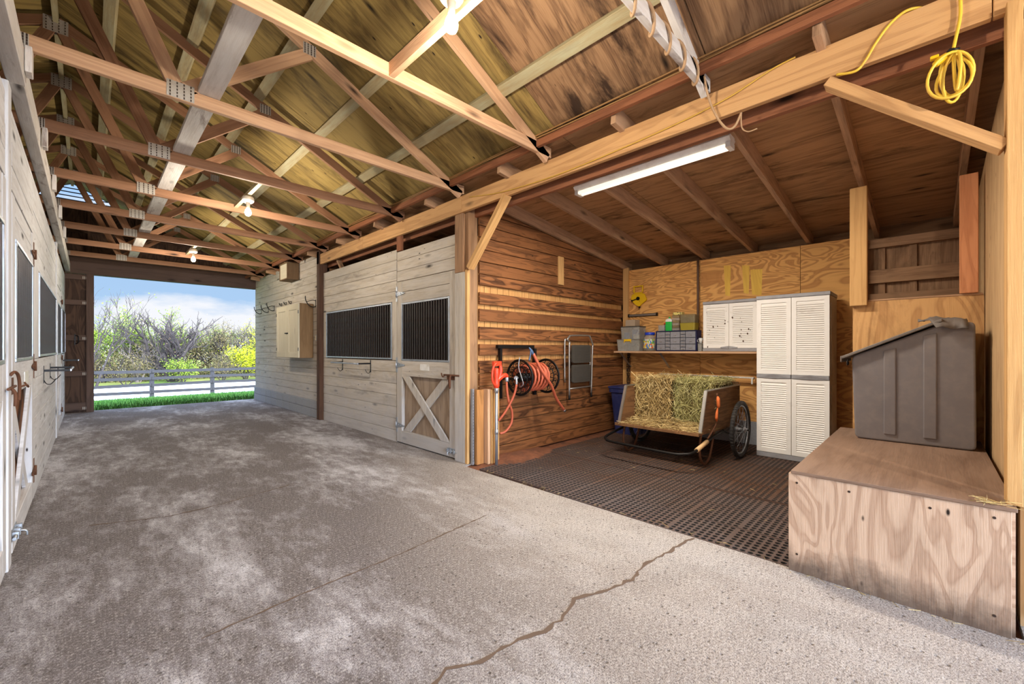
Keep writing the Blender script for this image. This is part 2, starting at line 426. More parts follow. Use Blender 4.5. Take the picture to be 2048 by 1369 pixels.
# ---------- concrete aisle floor
def concrete_mat():
    m, t, b = newmat('concrete_floor_slab'); g = NG(t)
    tcn = g.n('ShaderNodeTexCoord'); P = tcn.outputs['Object']
    sx = g.n('ShaderNodeSeparateXYZ', {0: P})
    # rough, exposed-aggregate patches against smooth chalky ones
    mpn = g.n('ShaderNodeMapping', {0: P, 'Scale': (1.25, .5, 1.0), 'Rotation': (0, 0, .35)}).outputs[0]
    n1 = g.noise(mpn, .85, 10, .66, .15)
    n2 = g.noise(P, 48, 5, .75)
    n3 = g.noise(P, 190, 3, .7)
    n4 = g.noise(mpn, 9, 7, .75, .1)
    n5 = g.noise(P, 3.2, 6, .7, .3)
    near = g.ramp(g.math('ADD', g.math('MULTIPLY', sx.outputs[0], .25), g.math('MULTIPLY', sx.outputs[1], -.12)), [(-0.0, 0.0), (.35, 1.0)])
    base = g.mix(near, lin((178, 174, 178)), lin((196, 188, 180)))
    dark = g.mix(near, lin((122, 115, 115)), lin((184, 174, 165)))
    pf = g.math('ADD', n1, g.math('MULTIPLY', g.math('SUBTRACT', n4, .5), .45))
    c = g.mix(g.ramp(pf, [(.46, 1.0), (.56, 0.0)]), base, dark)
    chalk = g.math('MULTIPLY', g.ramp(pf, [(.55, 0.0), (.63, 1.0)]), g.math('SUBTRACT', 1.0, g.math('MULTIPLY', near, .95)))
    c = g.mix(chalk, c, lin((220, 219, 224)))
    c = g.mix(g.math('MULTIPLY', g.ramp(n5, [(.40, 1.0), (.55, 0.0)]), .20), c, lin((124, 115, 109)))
    c = g.mix(g.math('MULTIPLY', g.ramp(n3, [(.34, 1.0), (.52, 0.0)]), g.math('MULTIPLY_ADD', chalk, -.4, .85)), c, lin((78, 70, 66)))
    n6 = g.noise(P, 95, 4, .75)
    c = g.mix(g.math('MULTIPLY', g.ramp(n6, [(.40, 1.0), (.50, 0.0)]), .5), c, lin((88, 80, 76)))
    c = g.mix(g.math('MULTIPLY', g.ramp(n6, [(.54, 0.0), (.64, 1.0)]), .5), c, lin((222, 216, 210)))
    c = g.mix(g.math('MULTIPLY', g.ramp(n2, [(.55, 0.0), (.68, 1.0)]), .5), c, lin((214, 208, 202)))
    c = g.mix(g.math('MULTIPLY', g.ramp(n2, [(.36, 1.0), (.45, 0.0)]), .45), c, lin((88, 78, 72)))
    vo = g.n('ShaderNodeTexVoronoi', {'Vector': P, 'Scale': 30.0}); rc = g.n('ShaderNodeSeparateColor', {0: vo.outputs['Color']})
    pit = g.math('MULTIPLY', g.ramp(vo.outputs['Distance'], [(.10, 1.0), (.24, 0.0)]), g.math('GREATER_THAN', rc.outputs[0], .66))
    c = g.mix(g.math('MULTIPLY', pit, .7), c, lin((74, 64, 58)))
    t.links.new(c, b.inputs['Base Color'])
    t.links.new(g.math('MULTIPLY_ADD', n1, -.5, 1.05), b.inputs['Roughness']); b.inputs['Specular IOR Level'].default_value = .35
    h = g.math('ADD', g.math('MULTIPLY', n2, .9), g.math('SUBTRACT', g.math('MULTIPLY', n3, .8), pit))
    bp = g.n('ShaderNodeBump', {'Height': h, 'Strength': .8, 'Distance': .008}); t.links.new(bp.outputs[0], b.inputs['Normal'])
    return m
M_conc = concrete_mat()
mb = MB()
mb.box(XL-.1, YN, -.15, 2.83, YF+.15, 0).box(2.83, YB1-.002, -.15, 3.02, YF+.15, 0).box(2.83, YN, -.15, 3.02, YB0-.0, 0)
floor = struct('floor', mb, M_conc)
M_crack = plain('dark_crack_filler', (104, 86, 72), .95, 0, .2)
def ribbon(pts, w, z, seed, jag=.012):
    rnd = random.Random(seed); m = MB(); P = []
    for i in range(len(pts)-1):
        a, b2 = Vector(pts[i]), Vector(pts[i+1]); n = max(2, int((b2-a).length/.035))
        for k in range(n): P.append(a.lerp(b2, k/n))
    P.append(Vector(pts[-1])); L = []
    for i, p in enumerate(P):
        q = P[min(i+1, len(P)-1)]-P[max(i-1, 0)]; nrm = Vector((-q.y, q.x)).normalized()
        p = p + nrm*rnd.uniform(-jag, jag); ww = w*rnd.uniform(.35, 1.25)
        L.append((p+nrm*ww/2, p-nrm*ww/2))
    pts3 = [(c.x, c.y, z) for l in L for c in l]
    m.grid(pts3, len(L), 2, False, flip=False); return m
ribbon([(.78,1.33),(.90,1.32),(.98,1.33),(1.10,1.27),(1.26,1.26),(1.42,1.21),(1.57,1.21),(1.71,1.26),(1.88,1.18),(2.07,1.15),(2.32,1.17),(2.56,1.14),(2.82,1.11)], .022, .0012, 3).build('floor_crack', M_crack, floor)
ribbon([(.34,2.23),(.76,2.27),(1.33,2.29),(2.12,2.37)], .012, .0012, 4, .004).build('floor_crack', M_crack, floor)
ribbon([(.0,4.22),(.4,4.04),(.67,4.04),(.97,4.11),(1.3,4.18)], .014, .0012, 5, .006).build('floor_crack', M_crack, floor)

# ---------- soil base below the mats and the stalls
MB().box(-3.7, YN, -.34, 6.5, YF, -.17).build('floor_subsoil', M_soil)['kind'] = 'structure'
mb = MB()
nu, nv = 40, 44
pts = []
rnd = random.Random(8)
for i in range(nu):
    for j in range(nv):
        x = 2.83+(6.42-2.83)*i/(nu-1); y = YB0+(YB1-YB0)*j/(nv-1)
        d = math.hypot((x-3.55)/.75, (y-3.45)/.34)
        z = -.035 + (.075*max(0, 1-d)**.7 + rnd.uniform(-.004, .010) if d < 1.15 else 0)
        pts.append((x, y, z))
mb.grid(pts, nu, nv, True)
mb.build('floor_bay_soil', M_soil)['kind'] = 'structure'
mb = MB(); mb.box(-3.6, YN, -.1, XL-.1, YF, -.02).box(3.02, YB1, -.1, 6.42, YF, -.02).box(3.02, YN, -.1, 6.42, YB0, -.02)
mb.build('floor_stall_soil', M_soil)['kind'] = 'structure'

# ================================================================== walls
def planks_x(mb, x, y0, y1, z0, z1, pitch=.142, th=.022, gap=.004, sgn=1, seed=1, maxlen=0):
    """horizontal boards on a wall plane x = const (outer face at x), running along y"""
    rnd = random.Random(seed); z = z0
    while z < z1-.01:
        h = min(pitch, z1-z)
        cuts = [y0, y1]
        if maxlen and y1-y0 > maxlen:
            cuts.insert(1, y0+rnd.uniform(.35, .65)*(y1-y0))
        for a, b in zip(cuts, cuts[1:]):
            j = rnd.uniform(-.0015, .0015)
            mb.box(x+j, a+.0015, z, x+j+sgn*th, b-.0015, z+h-gap, 1)
        z += pitch
def planks_y(mb, y, x0, x1, z0, z1, pitch=.142, th=.022, gap=.004, seed=1):
    z = z0
    while z < z1-.01:
        h = min(pitch, z1-z); mb.box(x0, y, z, x1, y+th, z+h-gap, 0); z += pitch

# right stall front (fixed panel beside the dutch door)
mb = MB()
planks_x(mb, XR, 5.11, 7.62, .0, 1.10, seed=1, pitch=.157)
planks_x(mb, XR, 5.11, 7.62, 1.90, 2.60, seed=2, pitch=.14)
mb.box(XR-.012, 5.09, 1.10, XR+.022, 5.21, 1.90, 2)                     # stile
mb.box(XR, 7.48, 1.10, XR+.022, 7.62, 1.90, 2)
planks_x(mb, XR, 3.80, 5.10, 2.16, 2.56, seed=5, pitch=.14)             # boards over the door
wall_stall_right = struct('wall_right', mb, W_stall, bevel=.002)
# tack room wall
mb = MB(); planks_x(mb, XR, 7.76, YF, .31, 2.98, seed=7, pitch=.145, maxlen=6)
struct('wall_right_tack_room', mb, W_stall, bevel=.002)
mb = MB(); y = 7.76
while y < YF-.05:
    y2 = min(YF, y+.40); mb.box(XR-.03, y+.004, 0, XR+.10, y2-.004, .155); mb.box(XR-.03, y+.004, .16, XR+.10, y2-.004, .31); y = y2
struct('trim_1', mb, M_cone, bevel=.006)
# wall beyond the partition, towards the near door
mb = MB(); planks_x(mb, XR, YN, -.35, .06, 2.75, seed=9, pitch=.205, maxlen=2)
struct('wall_right_near_stall', mb, W_brown, bevel=.002)
# left stall fronts: fixed panels between doors
mb = MB()
LP = [(5.31, 8.80), (10.32, YF)]
for i, (a, b) in enumerate(LP):
    planks_x(mb, XL-.022, a, b, .0, 1.17, seed=20+i, pitch=.167)
    planks_x(mb, XL-.022, a, b, 1.98, 2.70, seed=30+i, pitch=.145)
    mb.box(XL-.022, a, 1.17, XL+.004, a+.50, 1.98, 2) if i == 0 else None
    mb.box(XL-.022, b-.12, 1.17, XL+.004, b, 1.98, 2)
for a, b in ((2.35, 3.66), (3.95, 5.31), (8.80, 10.32)):
    planks_x(mb, XL-.022, a, b, 2.22, 2.70, seed=40, pitch=.145)
planks_x(mb, XL-.022, YN, 2.35, .0, 2.70, seed=41, pitch=.16, maxlen=3)
struct('wall_left', mb, W_left, bevel=.002)
# posts in the left front
mb = MB()
for y in (3.66, 8.70):
    mb.box(XL-.10, y, 0, XL+.012, y+.13, 2.76, 2)
mb.box(XL-.10, 2.22, 0, XL+.012, 2.35, 2.76, 2)
struct('trim_2', mb, W_left, bevel=.003)
# brown cross wall on the left of the feed bay (plank rows with gaps over upright backing boards)
mb = MB()
zt = [0.0, .135, .27, .41, .555, .70, .84]
rows = [(.00,.125),(.13,.265),(.27,.405),(.41,.55),(.555,.695),(.70,.835),(.84,.975),(.985,1.125),(1.18,1.31),(1.36,1.505),(1.566,1.705),(1.755,1.89),(1.97,2.09),(2.095,2.228),(2.235,2.368),(2.372,2.50),(2.505,2.635),(2.64,2.77),(2.775,2.89)]
for i, (a, b) in enumerate(rows):
    zt2 = lambda x: leanz(x)-.004
    xa_, xb_ = min(XB, (3.231-a)/.112), min(XB, (3.231-b)/.112)
    if xa_ <= 3.1: continue
    if xb_ >= XB-.001:
        mb.box(3.065, YB1+(.004 if i % 3 == 1 else 0), a, XB, YB1+.032, b-.003, 0)
    else:
        P = [(3.065, YB1, a), (xa_, YB1, a)] + ([(XB, YB1, zt2(XB))] if xa_ >= XB-.001 else []) + ([(xb_, YB1, b-.003), (3.065, YB1, b-.003)] if xb_ > 3.07 else [(3.065, YB1, zt2(3.065))])
        mb.prism(P, (0, .032, 0))
wall_brown = struct('wall_cross_brown', mb, W_brown, bevel=.003)
mb = MB(); x = 3.065; rnd = random.Random(4)
while x < XB:
    ww = rnd.uniform(.09, .13)
    mb.box(x, YB1+.036, 0, min(x+ww-.006, XB), YB1+.06, 2.52, 2); x += ww
mb.build('backing_board', W_back, wall_brown)
mb = MB(); mb.box(4.44, YB1-.022, 2.12, 4.55, YB1-.001, 2.50, 2); mb.build('batten', W_new, wall_brown, bevel=.002)

# back wall of the feed bay: plywood sheets, opening on the right, masonry kick strip
mb = MB()
for a, b in ((3.50, 2.33), (2.325, 1.13), (1.125, .52)):
    mb.box(XB, b, .30, XB+.015, a, 2.52, 1)
mb.box(XB, 3.50, .30, XB+.015, 3.546, 2.52, 2)
wall_back = struct('wall_back', mb, W_ply)
mb = MB(); mb.box(XB-.035, 3.44, .0, XB, 3.54, 2.56, 2); mb.build('corner_batten', W_new, wall_back, bevel=.002)
mb = MB(); mb.box(XB-.02, -.28, -.03, XB+.1, 3.54, .30); struct('trim_3', mb, M_cone, bevel=.003)
# half-height plywood wall behind the platform with a framed opening above it
XP = 4.672
mb = MB(); mb.box(XP, -.285, .0, XP+.014, .475, 1.655, 2); struct('wall_half_height', mb, W_plyd)
t = thing('timber_post', (XP, .43, 1.0), 'squared timber post standing at the left of the high opening behind the feed bin', 'post')
mb = MB(); mb.box(XP-.06, .375, 1.62, XP-.002, .490, 2.63, 2); mb.build('post_face', W_new, t, bevel=.004)
mb = MB(); mb.box(XP+.016, .385, .0, XP+.13, .475, 2.65, 2); mb.build('post_core', W_raft, t)
tag(MB().box(XP-.03, -.255, 1.672, XP-.002, -.158, 2.565, 2).build('pink_board', W_pink, bevel=.003), 'pinkish upright board closing the right side of the high wall opening', 'board')
mb = MB(); mb.box(XP-.004, -.28, 1.656, XP+.13, .374, 1.670, 1); struct('trim_4', mb, W_raft, bevel=.003)
# framing of the outer wall seen through the opening
mb = MB()
mb.box(6.405, YB0-.6, 0, 6.42, 1.6, 2.50, 2)
for z0, z1 in ((2.40, 2.50), (2.0, 2.15), (1.72, 1.88)): mb.box(6.30, YB0-.6, z0, 6.36, .50, z1, 1)
for y in (.36, .10, -.30): mb.box(6.362, y, 0, 6.403, y+.06, 2.49, 2)
struct('wall_back_outer', mb, W_raft, bevel=.002)

# plywood partition on the right of the bay
mb = MB()
pr = [(XB, YB0, 0), (2.97, YB0, 0), (2.97, YB0, 2.74), (3.9, YB0, 2.74), (5.0, YB0, 2.62), (XB, YB0, 2.50)]
mb.prism(pr, (0, -.018, 0)); 
for i in range(len(mb.uv)): mb.uv[i] = [(v, u) for u, v in mb.uv[i]]
struct('wall_partition', mb, W_part)
# outer walls + gable ends
mb = MB()
mb.box(-3.62, YN, 0, -3.6, YF, 3.0, 1).box(6.425, YN, 0, 6.44, YF, 2.655, 1)
mb.box(-3.6, YF, 0, XL+.0, YF+.02, 3.2, 2).box(-3.6, YN, 0, XL+.0, YN+.02, 3.2, 2)
for y in (-4.99, -1.4, 2.25, 8.0, 11.9):
    mb.box(-3.6, y, 0, XL-.06, y+.02, 2.7)
for y in (YF-.03, 7.72, -.36, YN):
    xa = 2.93 if y in (YF-.03, YN) else XR+.14
    mb.prism([(xa, y, 0), (6.42, y, 0), (6.42, y, leanz(6.42)+.13), (xa, y, leanz(xa)+.13)], (0, .02, 0))
struct('wall_outer', mb, W_interior)
def gable(y, nm, vent):
    mb = MB(); z0 = 3.07
    xs = [-3.6, -2.4, -1.17, .0, .71, 1.2, 2.4, 2.95]
    for a, b in zip(xs, xs[1:]):
        def top(x): return min(roofz(x)+.02, 4.08 if vent and -1.18 <= x <= .72 else 9)
        mb.prism([(a+.002, y, z0), (b-.002, y, z0), (b-.002, y, max(z0+.01, top(b))), (a+.002, y, max(z0+.01, top(a)))], (0, .018, 0))
    for i in range(len(mb.uv)): mb.uv[i] = [(v, u) for u, v in mb.uv[i]]
    o = struct(nm, mb, W_dark)
    mb = MB()
    for x in xs[1:-1] + [-3.0, -1.8, -.6, .6, 1.8]:
        mb.box(x-.02, y-.07, z0, x+.02, y-.002, min(roofz(x)-.06, 4.08 if vent and -.9 < x < .72 else 9), 2)
    mb.box(-3.6, y-.06, 3.55, 2.0, y-.03, 3.64, 0)
    mb.build('gable_stud', W_dark, o)
    return o
g1 = gable(YF, 'wall_far', True); gable(YN, 'wall_near', False)
# louvred vent in the far gable
mb = MB()
for i in range(5):
    z = 4.09+.075*i; hw = (4.5-z)*2-.02
    mb.hexa([(-.23-hw, YF-.03, z), (-.23-hw, YF+.02, z+.03), (-.23-hw, YF+.02, z+.034), (-.23-hw, YF-.03, z+.008),
             (-.23+hw, YF-.03, z), (-.23+hw, YF+.02, z+.03), (-.23+hw, YF+.02, z+.034), (-.23+hw, YF-.03, z+.008)])
tag(mb.build('gable_vent', M_rail), 'slatted louvre vent letting daylight in under the roof peak at the far end', 'vent')
# near and far door surrounds
mb = MB()
mb.box(-.33, YF-.02, 2.75, 2.95, YF+.14, 3.07, 0); mb.box(-.33, YF-.06, 3.05, 2.95, YF-.02, 3.15, 0)
struct('trim_5', mb, W_head, bevel=.004)
mb = MB(); mb.box(-3.6, YN-.02, 2.75, 2.95, YN+.1, 3.07, 0); struct('trim_6', mb, W_post)

# ================================================================== roof
mb = MB(); rnd = random.Random(5)
def roof_sheet(mb, x0, x1, y0, y1, zf, th=.016, up=.03, grain=1):
    mb.hexa([(x0,y0,zf(x0)+up),(x1,y0,zf(x1)+up),(x1,y0,zf(x1)+up+th),(x0,y0,zf(x0)+up+th),
             (x0,y1,zf(x0)+up),(x1,y1,zf(x1)+up),(x1,y1,zf(x1)+up+th),(x0,y1,zf(x0)+up+th)], grain)
y = -5.1; mb2 = MB(); k = 0
while y < YF+.1:
    y2 = min(y+1.22, YF+.2)
    for a, b in ((RX, .95), (.953, 2.80)):
        roof_sheet(mb if y < 2.2 else mb2, a, b, y+.003, y2-.003, roofz)
    for a, b in ((RX, -1.3), (-1.305, -2.4), (-2.405, -3.65)):
        roof_sheet(mb if y < 2.2 else mb2, a, b, y+.003, y2-.003, roofz)
    y = y2; k += 1
struct('ceiling', mb, W_roof); struct('ceiling_far', mb2, W_roofg)
mb = MB()
roof_sheet(mb, RX-.02, 2.80, -5.2, YF+.3, roofz, .02, .05); roof_sheet(mb, RX+.02, -3.75, -5.2, YF+.3, roofz, .02, .05); roof_sheet(mb, 2.80, 6.6, -5.2, YF+.3, leanz, .02, .162)
struct('ceiling_outer_shell', mb, M_darkgap)
mb = MB(); y = -5.1
while y < YF+.1:
    y2 = min(y+2.44, YF+.2)
    for a, b in ((2.745, 3.9), (3.903, 5.12), (5.123, 6.5)):
        roof_sheet(mb, a, b, y+.003, y2-.003, leanz, up=.142, grain=0)
    y = y2
struct('ceiling_lean_to', mb, W_lean)

# ---------- trusses
def truss(y, mat, label, wrapped=False):
    t = thing('roof_truss', (0, y, 2.95), label, 'truss', 'timber roof trusses across the aisle')
    B = lambda: MB()
    yy = y
    def bm(n, a, b, m=mat, w=.038, h=.089, ext=0):
        return MB().beam((a[0], yy, a[1]), (b[0], yy, b[1]), w, h, (0,0,1), ext).build(n, m, t, bevel=.002)
    bm('bottom_chord', (-3.4, 2.995), (2.90, 2.995))
    tc = lambda x: roofz(x)-.068
    bm('top_chord', (RX+.01, tc(RX)), (2.86, tc(2.86))); bm('top_chord', (RX-.01, tc(RX)), (-3.5, tc(-3.5)))
    for a, b in (((.42, 3.03), (-.19, 4.40)), ((.46, 3.03), (1.28, tc(1.28)-.04)), ((-.88, 3.03), (-.27, 4.40)), ((-.92, 3.03), (-1.74, tc(-1.74)-.04))):
        bm('web', a, b)
    def plate(x, z, w, h):
        for s_ in (-1, 1):
            m = MB()
            m.box(x-w/2, yy+s_*.0215-.001, z-h/2, x+w/2, yy+s_*.0215+.001, z+h/2)
            for i in range(4):
                for j in range(5):
                    px, pz = x-w/2+w*(i+.5)/4, z-h/2+h*(j+.5)/5
                    m.mi = 1; m.box(px-.0035, yy+s_*.0235-.001, pz-.007, px+.0035, yy+s_*.0235+.001, pz+.007); m.mi = 0
            m.build('gusset_plate', [M_plate, M_screw], t)
    for x, z, w, h in ((RX, 4.43, .17, .14), (.44, 3.01, .15, .11), (-.90, 3.01, .15, .11), (1.28, tc(1.28)-.01, .10, .09), (-.27, 2.995, .06, .08)):
        plate(x, z, w, h)
    return t
TY = [1.05] + [2.41+1.23*k for k in range(8)]
nm = ['third', 'fourth', 'fifth', 'sixth', 'seventh', 'eighth']
LBL = {0: 'pale whitewashed truss wrapped in old rope, nearest of the roof trusses',
       1: 'pale timber roof truss whose chord meets the board carrying the nearest bulb',
       2: 'timber roof truss landing on the header beam just above the stall corner post'}
t_a = truss(TY[0], W_white, LBL[0]); t_b = truss(TY[1], W_trussl, LBL[1]); t_c = truss(TY[2], W_trussl, LBL[2])
proto = truss(TY[3], W_truss, 'reddish timber roof truss, fourth back from the rope-wrapped truss')
ordn = ['fifth', 'sixth', 'seventh', 'eighth', 'ninth']
for i, y in enumerate(TY[4:]):
    c = copy_tree(proto); c.location = (0, y, 2.95)
    c['label'] = 'reddish timber roof truss, %s back counting the rope-wrapped one as first' % ordn[i]
proto['label'] = 'reddish timber roof truss, fourth back counting the rope-wrapped one as first'
c = copy_tree(proto); c.location = (0, -.2, 2.95); c['label'] = 'timber roof truss over the camera side of the partition wall'

# ---------- purlins on the slopes
for i, x in enumerate((.14, .68, 1.22, 1.75, 2.29)):
    z = roofz(x)
    m = MB().beam((x, -5, z-.002), (x, 1.02, z-.002), .09, .045, (-SL, 0, -1))
    m.beam((x, 1.08, z-.002), (x, YF, z-.002), .09, .045, (-SL, 0, -1))
    o = m.build('roof_purlin', W_purlin, bevel=.002)
    tag(o, 'mossy purlin under the right roof slope, %s down from the ridge' % ['first', 'second', 'third', 'fourth', 'fifth'][i], 'purlin', 'purlins under the right roof slope')
for i, x in enumerate((-.60, -1.14, -1.68, -2.2, -2.8)):
    z = roofz(x)
    o = MB().beam((x, -5, z-.002), (x, YF, z-.002), .09, .045, (SL, 0, -1)).build('roof_purlin', W_purlin)
    tag(o, 'purlin under the left roof slope, %s down from the ridge' % ['first', 'second', 'third', 'fourth', 'fifth'][i], 'purlin', 'purlins under the left roof slope')
o = MB().beam((RX, -5, 4.50), (RX, YF, 4.50), .04, .09).build('ridge_board', W_purlin); tag(o, 'ridge board running along the very peak of the roof', 'board')
# long white brace lying on the bottom chords
m = MB(); ys = [1.0, 3.66, 6.12, 8.58, 11.6]
for a, b in zip(ys, ys[1:]): m.beam((.60, a+.005, 3.062), (.60, b-.005, 3.062), .13, .038)
tag(m.build('longitudinal_brace', W_white, bevel=.002), 'long flaking whitewashed board lying lengthways on top of the truss chords', 'brace')
# short boards carrying the lamps
tag(MB().box(1.317, 1.08, 2.953, 1.355, 2.39, 3.042, 1).build('lamp_board', W_trussl, bevel=.002), 'pale board between the two nearest trusses carrying the big near bulb', 'board')
tag(MB().box(1.26, 4.90, 3.0, 1.30, 6.08, 3.04, 1).build('lamp_board', W_purlin, bevel=.002), 'board between trusses carrying the middle ceiling bulb', 'board')
tag(MB().box(1.26, 8.60, 3.0, 1.30, 9.77, 3.04, 1).build('lamp_board', W_purlin, bevel=.002), 'board between trusses carrying the farthest ceiling bulb', 'board')
# eave board of the main roof over the header
tag(MB().box(2.70, -5, 2.985, 2.735, YF, 3.045, 1).build('eave_board', W_rust, bevel=.002), 'long reddish eave board with cables lying along it above the header beam', 'board')

# ---------- header beams
t = thing('header_beam', (2.9, 3.6, 2.75), 'long golden header beam running above the stall fronts and feed bay', 'beam')
m = MB(); ys = [-5, -.2, 3.64, 6.0, 7.70]
for a, b in zip(ys, ys[1:]): m.box(2.875, a+.002, 2.75, 2.915, b-.002, 2.93, 1)
m.build('beam_board', W_beam, t, bevel=.003)
t2 = thing('inner_header_beam', (3.04, 3.6, 2.72), 'reddish inner header beam just behind the golden header over the feed bay', 'beam')
m = MB(); m.box(3.02, -5, 2.715, 3.06, 3.64, 2.90, 1).box(3.02, 3.645, 2.715, 3.06, 7.7, 2.90, 1)
m.build('beam_board', W_rust, t2, bevel=.003)
tag(MB().box(XL+.0, -5, 2.765, XL+.075, 3.70, 2.93, 1).box(XL+.0, 3.705, 2.765, XL+.07, YF, 2.93, 1).build('left_header_beam', W_white, bevel=.004), 'flaking white beam running along the top of the left stall fronts', 'beam')
for i, y in enumerate(TY[1:7]):
    o = MB().box(XL+.077, y-.07, 2.80, XL+.105, y+.02, 2.948, 2).build('bearing_block', W_white, bevel=.003)
    tag(o, 'small pale bearing block under a truss end on the left white beam', 'block', 'bearing blocks on the left white beam')

# ---------- lean-to rafters
for k in range(-8, 19):
    y = .43+.62*k
    longr = (k % 2 == 0)
    x0 = 2.75 if longr else 3.08
    x1 = 6.36
    o = MB().beam((x0, y, leanz(x0)+.07), (x1, y, leanz(x1)+.07), .042, .14).build('lean_to_rafter', W_raft, bevel=.002)
    if -1 <= k <= 5:
        w = ['against the plywood partition', 'first left of the partition', 'second left of the partition', 'third left of the partition', 'fourth left of the partition', 'fifth left of the partition', 'above the brown plank wall'][k+1]
        tag(o, 'dusty sloping rafter over the feed bay, ' + w, 'rafter', 'rafters under the lean-to roof')
    else:
        tag(o, 'lean-to rafter over the stalls beyond the feed bay', 'rafter', 'rafters under the lean-to roof out of sight')

# ---------- corner posts and braces
t = thing('corner_post', (2.93, 3.6, 0), 'tall timber post at the corner between stall door and brown wall', 'post')
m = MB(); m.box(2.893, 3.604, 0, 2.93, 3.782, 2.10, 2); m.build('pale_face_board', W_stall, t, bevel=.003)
m = MB(); m.box(2.893, 3.64, 2.103, 2.93, 3.782, 2.75, 2); m.build('upper_face_board', W_post, t, bevel=.003)
m = MB(); m.box(2.932, 3.585, 0, 3.06, 3.74, 2.92, 2); m.build('post_core', W_post, t, bevel=.003)
m = MB(); m.box(2.893, 3.560, 0, 2.93, 3.602, 2.12, 2); m.build('golden_edge_board', W_new, t, bevel=.003)
t = thing('stall_post', (2.93, 7.68, 0), 'dark brown post between the stall front and the tack room wall', 'post')
m = MB(); m.box(2.86, 7.63, .0, 3.0, 7.75, 3.0, 2); m.build('post_board', wood('dark_brown_post', (84, 58, 42), (42, 28, 20), rings=.3, freq=4, fiber=.5), t, bevel=.003)
m = MB(); m.box(2.86, 7.655, 2.76, 2.865, 7.74, 2.98, 2); m.build('top_block', W_post, t)
t = tag(MB().box(2.90, 4.95, 2.56, 2.94, 5.06, 2.78, 2).build('short_post', W_rust, bevel=.003), 'short reddish post between the stall wall top and the header beam', 'post')
t = thing('end_post', (2.9, -.28, .57), 'yellow edged upright board at the end of the plywood partition', 'post')
m = MB(); m.box(2.83, -.285, .57, 2.93, -.238, 2.77, 2); m.build('yellow_board', W_new, t, bevel=.002)
m = MB().beam((2.885, .40, 2.72), (2.885, -.238, 2.15), .05, .085, (1,0,0)); tag(m.build('diagonal_brace', W_beam, bevel=.003), 'diagonal brace from header beam down to the yellow end post', 'brace')
m = MB().beam((2.885, 2.93, 2.76), (2.885, 3.50, 2.12), .05, .085, (1,0,0)); tag(m.build('diagonal_brace', W_new, bevel=.003), 'diagonal brace from header beam down to the corner post', 'brace')
m = MB().beam((2.985, 6.95, 2.58), (2.985, 7.15, 2.80), .04, .07, (1,0,0)); tag(m.build('diagonal_brace', W_post, bevel=.003), 'short slanting brace in the gap above the stall wall grille', 'brace')

# ---------- far sliding door (brown, ajar) and dutch doors
d = thing('door_1', (-.13, 11.9, 0), None, None, kind='structure')
m = MB(); m.box(-.33, 11.90, .0, .07, 11.915, 2.74, 2); m.build('door_panel', W_dark, d)
m = MB(); m.box(-.04, 11.84, 0, .07, 11.90, 2.74, 2); m.build('stile', W_head, d, bevel=.003)
for z0, z1 in ((2.62, 2.72), (2.12, 2.22), (1.42, 1.53), (.72, .82), (.04, .2)):
    r = MB().box(-.33, 11.86, z0, -.042, 11.899, z1, 0).build('rail', W_head, d, bevel=.003)
    m = MB()
    for q in range(4): m.box(-.09+.022*q, 11.856, z0+.02, -.078+.022*q, 11.8595, z0+.07)
    m.build('nail_plate', M_plate, r)
m = MB(); m.box(-.20, 11.84, 1.33, -.185, 11.86, 1.55); m.tube([(-.19, 11.85, 1.36), (-.15, 11.80, 1.38), (-.15, 11.80, 1.50), (-.19, 11.85, 1.52)], .01, 6)
m.build('door_handle', M_black, d)

def grille(parent, x, y0, y1, z0, z1, nbar, sgn, name='bar_grille', fmat=None, n_off=0):
    """galvanised frame round upright bars; x = aisle-side face, sgn = direction into the stall"""
    f = MB(); w = .022; fmat = fmat or M_galv
    for a in ((x, y0, z0, x+sgn*.03, y1, z0+w), (x, y0, z1-w, x+sgn*.03, y1, z1), (x, y0, z0+w, x+sgn*.03, y0+w, z1-w), (x, y1-w, z0+w, x+sgn*.03, y1, z1-w)):
        f.box(*a)
    fo = f.build('grille_frame', fmat, parent, bevel=.002)
    b0 = None
    for i in range(nbar):
        y = y0+w+(y1-y0-2*w)*(i+.5)/nbar
        if b0 is None:
            b0 = MB().box(x+sgn*.006, y-.0085, z0+w, x+sgn*.024, y+.0085, z1-w).build('grille_bar', M_bar, fo); yb = y
        else:
            b = b0.copy(); C.objects.link(b); b.parent = fo; b.location = (0, y-yb, 0)
    return fo
def strap_hinge(parent, x, y, z, sgn, ydir, mat):
    m = MB(); xx = x-sgn*.004
    m.box(xx, y-.02*ydir, z-.10, x, y+.018*ydir, z+.10)
    m.prism([(x-sgn*.008, y, z-.035), (x-sgn*.008, y-ydir*.20, z-.008), (x-sgn*.008, y-ydir*.21, z), (x-sgn*.008, y-ydir*.20, z+.008), (x-sgn*.008, y, z+.035)], (sgn*.005, 0, 0))
    m.rod((x-sgn*.010, y, z-.04), (x-sgn*.010, y, z+.04), .009)
    for q in (.05, .11, .17): m.rod((x-sgn*.012, y-ydir*q, z), (x-sgn*.006, y-ydir*q, z), .007, 6)
    return m.build('strap_hinge', mat, parent)
def slide_bolt(parent, x, y, z, sgn, L=.20, mat=None, name='slide_bolt'):
    m = MB(); a = x-sgn*.003
    m.box(a, y-L/2, z-.032, x, y+L/2, z+.032)
    m.rod((x-sgn*.016, y-L*.75, z), (x-sgn*.016, y+L*.5, z), .011)
    for q in (-.4, -.05, .35): m.box(x-sgn*.03, y+L*q-.012, z-.022, x, y+L*q+.012, z+.022)
    m.tube([(x-sgn*.016, y+.01, z), (x-sgn*.05, y+.01, z-.01), (x-sgn*.055, y+.01, z-.04)], .006, 6)
    return m.build(name, mat or M_galv, parent, bevel=.002)
